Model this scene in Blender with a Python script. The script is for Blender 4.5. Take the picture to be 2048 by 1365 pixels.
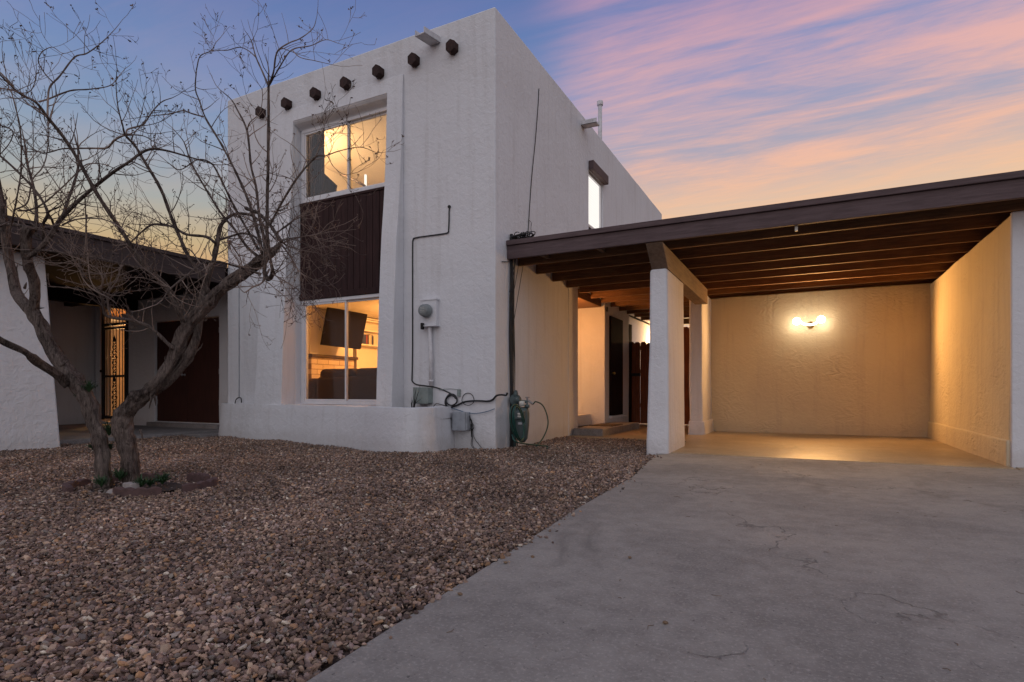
import bpy, bmesh, math, random
import numpy as np
from mathutils import Vector, Matrix, noise
for o in list(bpy.data.objects): bpy.data.objects.remove(o)
sc = bpy.context.scene
COL = sc.collection
RND = random.Random(7)

# ------------------------------------------------------------------ camera
YAW = math.atan2(586, 1144)            # camera looks this far left of the depth axis
EYE = 0.75
cd = bpy.data.cameras.new('camera'); cam = bpy.data.objects.new('camera', cd); COL.objects.link(cam)
cam.location = (0, 0, EYE); cam.rotation_euler = (math.radians(90), 0, YAW)
cd.sensor_width = 36; cd.lens = 1144 / 2048 * 36; cd.shift_y = (785 - 682.5) / 2048
cd.clip_start = .05; cd.clip_end = 3000
sc.camera = cam
sc.view_settings.view_transform = 'Standard'; sc.view_settings.look = 'None'
sc.view_settings.exposure = 0; sc.view_settings.gamma = 1
sc.cycles.max_bounces = 8; sc.cycles.diffuse_bounces = 5; sc.cycles.glossy_bounces = 4
sc.cycles.transparent_max_bounces = 16; sc.cycles.caustics_reflective = False; sc.cycles.caustics_refractive = False
sc.cycles.sample_clamp_indirect = 4; sc.cycles.use_denoising = True

# survey helpers: a photo measurement -> a real point on a known plane of the place
_F = (-math.sin(YAW), math.cos(YAW)); _R = (math.cos(YAW), math.sin(YAW))
def _d(x, y):
    u = (x - 1024) / 1144; v = (785 - y) / 1144
    return Vector((_F[0] + u * _R[0], _F[1] + u * _R[1], v))
def onX(x, y, X): D = _d(x, y); t = X / D.x; return Vector((X, D.y * t, EYE + D.z * t))
def onY(x, y, Y): D = _d(x, y); t = Y / D.y; return Vector((D.x * t, Y, EYE + D.z * t))
def onZ(x, y, Z): D = _d(x, y); t = (Z - EYE) / D.z; return Vector((D.x * t, D.y * t, Z))
def atD(x, y, d): D = _d(x, y); return Vector((D.x * d, D.y * d, EYE + D.z * d))

# ------------------------------------------------------------------ node helpers
class NT:
    def __init__(s, tree): s.t = tree; s.n = tree.nodes; s.l = tree.links
    def add(s, typ, **kw):
        nd = s.n.new(typ)
        for k, v in kw.items():
            if k.startswith('i_'):
                key = k[2:]; key = int(key) if key.isdigit() else key
                s.put(nd.inputs[key], v)
            else: setattr(nd, k, v)
        return nd
    def put(s, sock, v):
        if isinstance(v, bpy.types.NodeSocket): s.l.new(v, sock)
        elif isinstance(v, bpy.types.Node): s.l.new(v.outputs[0], sock)
        else:
            if isinstance(v, tuple) and len(v) == 3 and sock.type == 'RGBA': v = (*v, 1)
            sock.default_value = v
    def math(s, op, a, b=0.0, c=None, clamp=False):
        nd = s.n.new('ShaderNodeMath'); nd.operation = op; nd.use_clamp = clamp
        s.put(nd.inputs[0], a); s.put(nd.inputs[1], b)
        if c is not None: s.put(nd.inputs[2], c)
        return nd.outputs[0]
    def mix(s, f, a, b, blend='MIX'):
        nd = s.n.new('ShaderNodeMix'); nd.data_type = 'RGBA'; nd.blend_type = blend
        s.put(nd.inputs[0], f); s.put(nd.inputs[6], a); s.put(nd.inputs[7], b)
        return nd.outputs[2]
    def ramp(s, f, stops, interp='LINEAR'):
        nd = s.n.new('ShaderNodeValToRGB'); cr = nd.color_ramp; cr.interpolation = interp
        while len(cr.elements) < len(stops): cr.elements.new(.5)
        for e, (p, c) in zip(cr.elements, stops):
            e.position = p; e.color = (*c, 1) if len(c) == 3 else c
        s.put(nd.inputs[0], f); return nd.outputs[0]
    def smooth(s, v, a, b):
        nd = s.n.new('ShaderNodeMapRange'); nd.interpolation_type = 'SMOOTHSTEP'
        s.put(nd.inputs[0], v); nd.inputs[1].default_value = a; nd.inputs[2].default_value = b
        return nd.outputs[0]
    def noise(s, vec, scale, detail=4, rough=.55, dist=0.0):
        nd = s.n.new('ShaderNodeTexNoise')
        s.put(nd.inputs['Vector'], vec); nd.inputs['Scale'].default_value = scale
        nd.inputs['Detail'].default_value = detail; nd.inputs['Roughness'].default_value = rough
        nd.inputs['Distortion'].default_value = dist
        return nd.outputs[0]
    def mapv(s, vec, scale=(1, 1, 1), rot=(0, 0, 0), loc=(0, 0, 0)):
        nd = s.n.new('ShaderNodeMapping'); s.put(nd.inputs[0], vec)
        nd.inputs['Scale'].default_value = scale; nd.inputs['Rotation'].default_value = rot
        nd.inputs['Location'].default_value = loc
        return nd.outputs[0]

# ------------------------------------------------------------------ world: dusk sky
w = bpy.data.worlds.new('World'); sc.world = w; w.use_nodes = True
T = NT(w.node_tree); T.n.clear()
out = T.add('ShaderNodeOutputWorld')
tc = T.add('ShaderNodeTexCoord'); D = tc.outputs['Generated']
sep = T.add('ShaderNodeSeparateXYZ', i_0=D); dx, dy, dz = sep.outputs
hl = T.math('SQRT', T.math('ADD', T.math('MULTIPLY', dx, dx), T.math('MULTIPLY', dy, dy)))
hl = T.math('MAXIMUM', hl, .001)
azr = T.math('DIVIDE', T.math('ADD', T.math('MULTIPLY', dx, _R[0]), T.math('MULTIPLY', dy, _R[1])), hl)   # sine of the bearing east of the view axis
azf = T.math('DIVIDE', T.math('ADD', T.math('MULTIPLY', dx, _F[0]), T.math('MULTIPLY', dy, _F[1])), hl)
clear = T.ramp(dz, [(0, (.60, .28, .10)), (.17, (.70, .33, .12)), (.225, (.54, .40, .22)), (.28, (.36, .38, .37)),
                    (.36, (.235, .32, .46)), (.45, (.15, .24, .47)), (.56, (.095, .165, .40)), (1, (.06, .10, .26))])
hazyr = T.ramp(dz, [(0, (.75, .44, .2)), (.22, (.88, .58, .30)), (.30, (.70, .48, .36)), (.36, (.40, .36, .44)),
                    (.46, (.24, .28, .50)), (.56, (.17, .21, .46)), (1, (.1, .13, .32))])
cloudc = T.ramp(dz, [(0, (.8, .45, .2)), (.24, (.92, .54, .27)), (.32, (.90, .49, .31)), (.40, (.84, .45, .37)),
                     (.48, (.72, .39, .40)), (.56, (.50, .29, .42)), (1, (.3, .2, .35))])
zz = T.math('MAXIMUM', dz, .02)
cp = T.add('ShaderNodeCombineXYZ', i_0=T.math('DIVIDE', dx, zz), i_1=T.math('DIVIDE', dy, zz), i_2=0.0)
st = T.mapv(cp, (.50, 1.5, 1), (0, 0, math.radians(-12)))
n1 = T.noise(st, 1.1, 8, .62, .9)
st2 = T.mapv(cp, (.8, 2.6, 1), (0, 0, math.radians(-14)), (3, 1, 0))
n2 = T.noise(st2, 1.6, 7, .6, .6)
n3 = T.noise(T.mapv(cp, (1.6, 9, 1), (0, 0, math.radians(-16)), (1, 4, 0)), 2.2, 8, .7, 1.2)
nbig = T.noise(T.mapv(cp, (.5, .8, 1), (0, 0, 0), (5, 2, 0)), .9, 3, .5)
cl = T.math('ADD', T.math('MULTIPLY', n1, .62), T.math('MULTIPLY', n2, .38))
cl = T.smooth(T.math('ADD', cl, T.math('MULTIPLY', T.math('SUBTRACT', n3, .5), .15)), .37, .63)
reg = T.smooth(T.math('ADD', azr, T.math('MULTIPLY', T.math('SUBTRACT', nbig, .5), .5)), -.02, .20)
lowr = T.math('SUBTRACT', 1.0, T.math('MULTIPLY', T.smooth(dz, .50, .60), .5))
base = T.mix(T.math('MULTIPLY', reg, lowr), clear, hazyr)
clm = T.math('MULTIPLY', cl, T.math('ADD', T.math('MULTIPLY', reg, .85), .10))
clm = T.math('MULTIPLY', clm, T.smooth(dz, .14, .30))
front = T.mix(clm, base, cloudc)
# the eastern half behind the camera still carries the pale afterglow
back = T.ramp(dz, [(0, (.42, .40, .42)), (.25, (.64, .63, .70)), (.6, (.64, .65, .74)), (1, (.48, .50, .58))])
fb = T.smooth(azf, -.30, .25)
skyc = T.mix(fb, back, front)
grd = T.smooth(dz, -.03, .0)
skyc = T.mix(grd, (.07, .06, .06), skyc)
nish = T.add('ShaderNodeTexSky'); nish.sky_type = 'NISHITA'; nish.sun_disc = False
nish.sun_elevation = math.radians(1.0); nish.sun_rotation = math.radians(200); nish.air_density = 1.0
bgn = T.add('ShaderNodeBackground', i_0=nish.outputs[0], i_1=.05)
bgc = T.add('ShaderNodeBackground', i_0=skyc, i_1=0.97)
ad = T.add('ShaderNodeAddShader', i_0=bgn, i_1=bgc)
T.put(out.inputs[0], ad.outputs[0])

sd = bpy.data.lights.new('afterglow_sun', 'SUN'); so = bpy.data.objects.new('afterglow_sun', sd); COL.objects.link(so)
sd.energy = .26; sd.angle = math.radians(60); sd.color = (1, .95, .90)
so.rotation_euler = (math.radians(68), 0, math.radians(18))

# ------------------------------------------------------------------ materials
def new_mat(name):
    m = bpy.data.materials.new(name); m.use_nodes = True
    t = NT(m.node_tree); b = t.n['Principled BSDF']
    return m, t, b
def pos(t): return t.add('ShaderNodeNewGeometry').outputs['Position']
def objc(t): return t.add('ShaderNodeTexCoord').outputs['Object']
def bump(t, b, h, dist, strength=1.0):
    nd = t.add('ShaderNodeBump'); nd.inputs['Strength'].default_value = strength; nd.inputs['Distance'].default_value = dist
    t.put(nd.inputs['Height'], h); t.put(b.inputs['Normal'], nd.outputs[0]); return nd

def stucco(name, col, fine=.004, trowel=.0, dirt=.22, tint=(.55, .50, .47)):
    m, t, b = new_mat(name); P = pos(t)
    a = t.noise(P, 70, 5, .65); c = t.noise(P, 14, 4, .55, .6); lf = t.noise(P, 1.1, 3, .5)
    h = t.math('ADD', t.math('MULTIPLY', a, fine), t.math('MULTIPLY', c, fine * 3.2))
    h = t.math('ADD', h, t.math('MULTIPLY', lf, .03))
    if trowel:
        wv = t.add('ShaderNodeTexWave', i_0=t.mapv(P, (1, 1, 2.2))); wv.inputs['Scale'].default_value = 2.0
        wv.inputs['Distortion'].default_value = 16; wv.inputs['Detail'].default_value = 4; wv.inputs['Detail Scale'].default_value = 1.6
        msk = t.smooth(t.noise(P, 1.6, 2, .5), .40, .75)
        h = t.math('ADD', h, t.math('MULTIPLY', t.math('MULTIPLY', wv.outputs['Fac'], msk), trowel))
    bump(t, b, h, 1.0, .85)
    sp = t.add('ShaderNodeSeparateXYZ', i_0=P)
    st = t.noise(t.mapv(P, (5, 5, .35)), 1.6, 6, .65, .3)
    bl = t.noise(P, .9, 5, .6)
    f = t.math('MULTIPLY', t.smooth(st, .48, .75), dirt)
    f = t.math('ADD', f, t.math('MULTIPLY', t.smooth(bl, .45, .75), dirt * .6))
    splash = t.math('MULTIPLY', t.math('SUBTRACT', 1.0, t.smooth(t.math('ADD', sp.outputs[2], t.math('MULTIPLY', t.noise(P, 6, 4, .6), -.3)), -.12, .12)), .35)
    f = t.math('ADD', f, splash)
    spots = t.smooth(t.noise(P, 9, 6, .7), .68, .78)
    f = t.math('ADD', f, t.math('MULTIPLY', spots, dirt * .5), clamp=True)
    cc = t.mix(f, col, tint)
    t.put(b.inputs['Base Color'], cc); b.inputs['Roughness'].default_value = .88
    b.inputs['Specular IOR Level'].default_value = .25
    return m
M = {}
M['stucco'] = stucco('white_stucco', (.665, .665, .70), fine=.0038, dirt=.27, tint=(.42, .39, .38))
M['carport'] = stucco('trowelled_stucco', (.68, .58, .40), fine=.0045, trowel=.010, dirt=.42, tint=(.5, .40, .30))  # amber of the lamplight is mixed into this wall colour
M['nstucco'] = stucco('rough_white_stucco', (.67, .655, .675), fine=.007, dirt=.15, tint=(.45, .42, .40))
M['indoor'] = stucco('indoor_paint', (.74, .66, .55), fine=.0006, dirt=.03)

def wood(name, col, col2, grain=(3, 3, 30), bmp=.002, rough=.75, scale=3.0, spec=.3):
    m, t, b = new_mat(name); P = objc(t)
    g = t.noise(t.mapv(P, grain), scale, 6, .6, .4); l = t.noise(P, 2.2, 3, .5)
    f = t.math('ADD', t.math('MULTIPLY', g, .7), t.math('MULTIPLY', l, .3))
    t.put(b.inputs['Base Color'], t.mix(t.smooth(f, .35, .68), col, col2))
    b.inputs['Roughness'].default_value = rough; b.inputs['Specular IOR Level'].default_value = spec
    bump(t, b, g, bmp); return m
M['fascia'] = wood('weathered_brown_board', (.115, .080, .085), (.075, .050, .053), (1.2, 9, 14), .003)
M['joist'] = wood('dark_rafter', (.22, .115, .055), (.12, .06, .03), (1.2, 9, 14), .003)
M['nfascia'] = wood('dark_brown_board', (.060, .042, .042), (.038, .026, .026), (9, 1.2, 14), .003)
M['beam'] = wood('aged_beam', (.20, .14, .10), (.12, .08, .06), (9, 1.2, 14), .003)
M['siding'] = wood('dark_siding', (.040, .018, .018), (.022, .010, .010), (14, 14, 1.0), .003, spec=.2)
M['door'] = wood('dark_door', (.020, .010, .009), (.012, .006, .006), (14, 14, 1.0), .002, .8, spec=.1)
M['dbl'] = wood('maroon_door', (.055, .017, .012), (.035, .011, .008), (14, 14, 1.0), .002)
M['fence'] = wood('red_cedar', (.24, .075, .035), (.13, .042, .02), (14, 14, 1.2), .004)
M['viga'] = wood('dark_beam_end', (.045, .020, .018), (.02, .010, .009), (9, 9, 9), .004)
M['mantel'] = wood('mantel_wood', (.07, .04, .02), (.05, .03, .015), (9, 2, 9), .002)

def plain(name, col, rough=.5, metal=0.0, var=.25, sc_=12, bmp=0.0):
    m, t, b = new_mat(name); P = objc(t)
    n = t.noise(P, sc_, 5, .6)
    t.put(b.inputs['Base Color'], t.mix(t.smooth(n, .35, .75), col, tuple(c * (1 - var) for c in col)))
    b.inputs['Roughness'].default_value = rough; b.inputs['Metallic'].default_value = metal
    if bmp: bump(t, b, n, bmp)
    return m
M['vinyl'] = plain('white_window_frame', (.66, .65, .68), .45, var=.08)
M['meter'] = plain('grey_meter_paint', (.22, .24, .25), .5, .1)
M['lgrey'] = plain('pale_grey_box', (.34, .36, .40), .55)
M['sage'] = plain('sage_grey_box', (.24, .28, .27), .6)
M['whitepaint'] = plain('white_painted_metal', (.62, .60, .62), .6)
M['wmetal'] = plain('galvanised', (.42, .40, .42), .5, .5)
M['black'] = plain('black_cable', (.012, .011, .013), .6)
M['bluewire'] = plain('blue_cable', (.05, .12, .22), .6)
M['hose'] = plain('green_hose', (.008, .065, .055), .45)
M['iron'] = plain('black_iron', (.012, .010, .010), .5, .4)
M['orange'] = plain('gate_backing', (.55, .30, .10), .8)  # orange lamp glow behind the gate is painted into this wall colour
M['brass'] = plain('brass', (.5, .35, .12), .35, .9)
M['gasm'] = plain('gas_meter_paint', (.07, .10, .105), .55)
M['plate'] = plain('index_plate', (.55, .55, .52), .5)
M['sofa'] = plain('brown_fabric', (.05, .025, .016), .95, var=.3, sc_=40, bmp=.003)
M['tv'] = plain('tv_black', (.010, .007, .006), .95); M['tv'].node_tree.nodes['Principled BSDF'].inputs['Specular IOR Level'].default_value = .05
M['curtain'] = plain('dark_curtain', (.045, .03, .03), .9)
M['red_edge'] = plain('terracotta_edging', (.10, .055, .052), .85, var=.4, sc_=20, bmp=.004)
M['paleconc'] = plain('pale_concrete', (.35, .31, .30), .9, var=.35, sc_=14, bmp=.006)
M['grass'] = plain('weed_green', (.035, .085, .03), .7, var=.4, sc_=30)
M['dry'] = plain('dry_twig', (.20, .13, .08), .85)
M['fanblade'] = plain('fan_blade', (.10, .07, .055), .6)
M['mat'] = plain('woven_mat', (.09, .06, .035), .95, var=.5, sc_=80, bmp=.004)
M['soil'] = plain('bed_soil', (.035, .022, .018), .95, var=.5, sc_=30, bmp=.02)
BOOKS = [plain('book_' + n, c, .7) for n, c in (('red', (.3, .05, .03)), ('navy', (.03, .04, .1)), ('cream', (.6, .5, .35)), ('dark', (.03, .02, .02)))]

def emit(name, col, s):
    m, t, b = new_mat(name); t.n.remove(b)
    e = t.add('ShaderNodeEmission', i_0=(*col, 1), i_1=s)
    t.put(t.n['Material Output'].inputs[0], e.outputs[0]); return m
M['bulb'] = emit('lit_bulb', (1, .88, .68), 16)
M['litpane'] = emit('lit_blind', (1, .97, .93), 1.15)
_t = NT(M['litpane'].node_tree); _w = _t.add('ShaderNodeTexWave', i_0=pos(_t)); _w.bands_direction = 'Z'; _w.inputs['Scale'].default_value = 6.5
_t.put(_t.n['Emission'].inputs[0], _t.mix(_w.outputs['Fac'], (.80, .74, .68), (1, .97, .92))); M['doorpane'] = emit('lit_door_curtain', (1, .66, .34), 1.1)

def glass(name, tint=(1, 1, 1), refl=1.0):
    m, t, b = new_mat(name); t.n.remove(b)
    lw = t.add('ShaderNodeLayerWeight'); lw.inputs[0].default_value = .5
    fr = t.math('ADD', t.math('MULTIPLY', t.math('POWER', lw.outputs['Facing'], 5.0), .9), .045)
    g = t.add('ShaderNodeBsdfGlossy'); g.inputs['Roughness'].default_value = .02
    tr = t.add('ShaderNodeBsdfTransparent', i_0=(*tint, 1))
    mx = t.add('ShaderNodeMixShader', i_0=t.math('MULTIPLY', fr, refl), i_1=tr, i_2=g)
    t.put(t.n['Material Output'].inputs[0], mx.outputs[0]); return m
M['glass'] = glass('window_glass', (.93, .93, .92))
M['screen'] = glass('screened_glass', (.55, .50, .47), .5)

def brick():
    m, t, b = new_mat('cream_brick'); P = objc(t)
    sw = t.add('ShaderNodeSeparateXYZ', i_0=P)
    v = t.add('ShaderNodeCombineXYZ', i_0=sw.outputs[1], i_1=sw.outputs[2], i_2=0.0)
    br = t.add('ShaderNodeTexBrick', i_Vector=v)
    br.inputs['Color1'].default_value = (.60, .46, .32, 1); br.inputs['Color2'].default_value = (.48, .36, .25, 1)
    br.inputs['Mortar'].default_value = (.25, .17, .11, 1); br.inputs['Scale'].default_value = 1
    br.inputs['Brick Width'].default_value = .3; br.inputs['Row Height'].default_value = .1; br.inputs['Mortar Size'].default_value = .007
    t.put(b.inputs['Base Color'], br.outputs[0]); b.inputs['Roughness'].default_value = .85
    bump(t, b, br.outputs[1], -.004); return m
M['brick'] = brick()

def bark():
    m, t, b = new_mat('shaggy_bark'); P = pos(t)
    g = t.noise(t.mapv(P, (34, 34, 5)), 1.6, 7, .75, 1.2); l = t.noise(P, 5, 4, .6)
    t.put(b.inputs['Base Color'], t.mix(t.smooth(t.math('ADD', t.math('MULTIPLY', g, .65), t.math('MULTIPLY', l, .35)), .36, .64), (.045, .032, .029), (.33, .26, .23)))
    b.inputs['Roughness'].default_value = .92; b.inputs['Specular IOR Level'].default_value = .15
    bump(t, b, g, .06, 1.0); return m
M['bark'] = bark()
def twigm():
    m, t, b = new_mat('twig_bark'); P = pos(t)
    l = t.noise(P, 1.7, 4, .6)
    t.put(b.inputs['Base Color'], t.mix(t.smooth(l, .38, .62), (.085, .060, .053), (.27, .20, .165)))
    b.inputs['Roughness'].default_value = .85; return m
M['twig'] = twigm()

def concrete(name, col, col2, rough, cracks=True, pits=.0025):
    m, t, b = new_mat(name); P = pos(t)
    l = t.noise(P, .7, 5, .6, .3); s = t.noise(P, 75, 4, .75); md = t.noise(P, 9, 6, .7)
    f = t.math('ADD', t.math('MULTIPLY', l, .6), t.math('MULTIPLY', md, .4))
    c = t.mix(t.smooth(f, .40, .60), col, col2)
    sp = t.smooth(s, .50, .66)
    c = t.mix(t.math('MULTIPLY', sp, .5), c, tuple(x * 1.5 for x in col))
    sp2 = t.smooth(t.noise(P, 48, 4, .8), .60, .68)
    c = t.mix(t.math('MULTIPLY', sp2, .8), c, tuple(x * .35 for x in col2))
    st = t.smooth(t.noise(t.mapv(P, (1, .5, 1), (0, 0, 0), (4, 7, 0)), 1.3, 5, .65, .5), .58, .74)
    c = t.mix(t.math('MULTIPLY', st, .65), c, tuple(x * .55 for x in col2))
    h = t.math('ADD', t.math('MULTIPLY', s, pits), t.math('MULTIPLY', md, .004))
    if cracks:
        Pd = t.add('ShaderNodeVectorMath', operation='ADD', i_0=P)
        nz = t.n.new('ShaderNodeTexNoise'); nz.inputs['Scale'].default_value = 2.5; nz.inputs['Detail'].default_value = 6; t.put(nz.inputs['Vector'], P)
        sub = t.add('ShaderNodeVectorMath', operation='SUBTRACT', i_0=nz.outputs['Color'], i_1=(.5, .5, .5))
        scl = t.add('ShaderNodeVectorMath', operation='SCALE', i_0=sub); scl.inputs['Scale'].default_value = .9
        t.put(Pd.inputs[1], scl.outputs[0])
        vo = t.add('ShaderNodeTexVoronoi', feature='DISTANCE_TO_EDGE', i_Vector=t.mapv(Pd.outputs[0], (1, .6, 1))); vo.inputs['Scale'].default_value = .55
        ck = t.math('SUBTRACT', 1.0, t.smooth(vo.outputs['Distance'], .0, .0045))
        ck = t.math('MULTIPLY', ck, t.smooth(t.noise(P, 1.1, 3, .6), .46, .54))
        c = t.mix(t.math('MULTIPLY', ck, .42), c, (.02, .018, .018))
        h = t.math('SUBTRACT', h, t.math('MULTIPLY', ck, .006))
    t.put(b.inputs['Base Color'], c); b.inputs['Specular IOR Level'].default_value = .35
    rg = t.math('ADD', rough, t.math('MULTIPLY', t.math('SUBTRACT', l, .5), .5)); t.put(b.inputs['Roughness'], rg)
    bump(t, b, h, 1.0, .8); return m
M['drive'] = concrete('driveway_concrete', (.30, .275, .245), (.205, .186, .168), .85)
M['slab'] = concrete('carport_slab', (.36, .28, .19), (.26, .20, .13), .42, False, .0003)  # warmth of the lamplit floor is put into the slab colour
M['porch'] = concrete('porch_slab', (.26, .24, .24), (.17, .155, .155), .8, False)

def gravelmat():
    m, t, b = new_mat('river_gravel')
    at = t.add('ShaderNodeAttribute'); at.attribute_name = 'Col'
    P = pos(t); n = t.noise(P, 130, 3, .6)
    t.put(b.inputs['Base Color'], t.mix(t.math('MULTIPLY', n, .5), at.outputs[0], (.05, .035, .03)))
    b.inputs['Roughness'].default_value = .8; b.inputs['Specular IOR Level'].default_value = .3
    bump(t, b, n, .002); return m
M['gravel'] = gravelmat()
def groundmat():
    m, t, b = new_mat('gravel_bed'); P = pos(t)
    vo = t.add('ShaderNodeTexVoronoi', i_Vector=P); vo.inputs['Scale'].default_value = 34
    sp = t.add('ShaderNodeSeparateXYZ', i_0=vo.outputs['Color'])
    c = t.ramp(sp.outputs[0], [(0, (.03, .02, .016)), (.4, (.07, .045, .036)), (.75, (.11, .078, .062)), (1, (.16, .12, .105))])
    t.put(b.inputs['Base Color'], c); b.inputs['Roughness'].default_value = .9
    bump(t, b, vo.outputs['Distance'], -.02); return m
M['ground'] = groundmat()

# ------------------------------------------------------------------ object helpers
def tag(o, label=None, cat=None, group=None, kind=None):
    if label: o['label'] = label
    if cat: o['category'] = cat
    if group: o['group'] = group
    if kind: o['kind'] = kind
    return o
def thing(name, label, cat, loc=(0, 0, 0), group=None):
    o = bpy.data.objects.new(name, None); COL.objects.link(o); o.location = loc; o.empty_display_size = .1
    return tag(o, label, cat, group)
def woff(p):
    v = Vector((0, 0, 0))
    while p is not None: v += Vector(p.location); p = p.parent
    return v
class MB:
    def __init__(s): s.v = []; s.f = []; s.sm = []
    def add(s, vs, fs, smooth=False):
        k = len(s.v); s.v += [tuple(p) for p in vs]; s.f += [tuple(i + k for i in f) for f in fs]; s.sm += [smooth] * len(fs)
        return s
    def box(s, a, b, rot=None, piv=None):
        x0, y0, z0 = [min(p, q) for p, q in zip(a, b)]; x1, y1, z1 = [max(p, q) for p, q in zip(a, b)]
        vs = [Vector(p) for p in ((x0, y0, z0), (x1, y0, z0), (x1, y1, z0), (x0, y1, z0), (x0, y0, z1), (x1, y0, z1), (x1, y1, z1), (x0, y1, z1))]
        if rot is not None:
            c = Vector(piv) if piv is not None else (vs[0] + vs[6]) / 2
            vs = [c + rot @ (p - c) for p in vs]
        return s.add(vs, [(0, 3, 2, 1), (4, 5, 6, 7), (0, 1, 5, 4), (1, 2, 6, 5), (2, 3, 7, 6), (3, 0, 4, 7)])
    def hexa(s, vs): return s.add(vs, [(0, 3, 2, 1), (4, 5, 6, 7), (0, 1, 5, 4), (1, 2, 6, 5), (2, 3, 7, 6), (3, 0, 4, 7)])
    def tube(s, pts, rad, n=8, cap=True, wob=0.0, seed=0):
        pts = [Vector(p) for p in pts]
        if len(pts) < 2: return s
        if not hasattr(rad, '__len__'): rad = [rad] * len(pts)
        tn = [(pts[min(i + 1, len(pts) - 1)] - pts[max(i - 1, 0)]).normalized() for i in range(len(pts))]
        up = Vector((0, 0, 1)) if abs(tn[0].z) < .9 else Vector((1, 0, 0))
        nx = tn[0].cross(up).normalized(); vs = []
        for i, p in enumerate(pts):
            nx = (nx - tn[i] * nx.dot(tn[i])); nx = nx.normalized() if nx.length > 1e-6 else tn[i].orthogonal().normalized()
            ny = tn[i].cross(nx)
            for k in range(n):
                a = 2 * math.pi * k / n; dv = nx * math.cos(a) + ny * math.sin(a); r = rad[i]
                if wob: r *= 1 + wob * (noise.noise(Vector((math.cos(a) * 1.3, math.sin(a) * 1.3, i * .22 + seed))) + .7 * noise.noise(Vector((math.cos(a) * 3, math.sin(a) * 3, i * .12 + seed + 9))) + .5 * noise.noise(Vector((math.cos(a + i * .05) * 7, math.sin(a + i * .05) * 7, i * .10 + seed + 3))))
                vs.append(p + dv * r)
        fs = [(i * n + k, i * n + (k + 1) % n, (i + 1) * n + (k + 1) % n, (i + 1) * n + k) for i in range(len(pts) - 1) for k in range(n)]
        if cap: fs += [tuple(reversed(range(n))), tuple(range((len(pts) - 1) * n, len(pts) * n))]
        return s.add(vs, fs, True)
    def lathe(s, c, prof, n=20, axis=(0, 0, 1)):
        ax = Vector(axis).normalized(); u = ax.orthogonal().normalized(); v = ax.cross(u); c = Vector(c)
        vs = [c + ax * h + (u * math.cos(2 * math.pi * k / n) + v * math.sin(2 * math.pi * k / n)) * r for r, h in prof for k in range(n)]
        fs = [(i * n + k, i * n + (k + 1) % n, (i + 1) * n + (k + 1) % n, (i + 1) * n + k) for i in range(len(prof) - 1) for k in range(n)]
        fs += [tuple(reversed(range(n))), tuple(range((len(prof) - 1) * n, len(prof) * n))]
        return s.add(vs, fs, True)
    def build(s, name, mat, parent=None, bevel=0, seg=2, smooth=None):
        off = woff(parent)
        me = bpy.data.meshes.new(name); me.from_pydata([tuple(Vector(p) - off) for p in s.v], [], s.f)
        bm = bmesh.new(); bm.from_mesh(me); bmesh.ops.recalc_face_normals(bm, faces=bm.faces); bm.to_mesh(me); bm.free()
        me.polygons.foreach_set('use_smooth', [bool(x) if smooth is None else smooth for x in s.sm])
        me.materials.append(mat); o = bpy.data.objects.new(name, me); COL.objects.link(o); o.parent = parent
        if bevel:
            md = o.modifiers.new('bevel', 'BEVEL'); md.width = bevel; md.segments = seg; md.limit_method = 'ANGLE'; md.angle_limit = math.radians(40); md.harden_normals = False
        return o
def bx(name, mat, a, b, parent=None, bevel=.004, **k): return MB().box(a, b, **k).build(name, mat, parent, bevel)
def spl(pts, k=6):
    pts = [Vector(p) for p in pts]; P = [2 * pts[0] - pts[1]] + pts + [2 * pts[-1] - pts[-2]]; o = []
    for i in range(1, len(P) - 2):
        for j in range(k):
            t = j / k; a, b, c, d = P[i - 1:i + 3]
            o.append(.5 * ((2 * b) + (c - a) * t + (2 * a - 5 * b + 4 * c - d) * t * t + (3 * b - a - 3 * c + d) * t ** 3))
    o.append(pts[-1]); return o
def lerp(tbl, x):
    if x <= tbl[0][0]: return tbl[0][1]
    for (a, p), (b, q) in zip(tbl, tbl[1:]):
        if x <= b: return p + (q - p) * (x - a) / (b - a)
    return tbl[-1][1]

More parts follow.
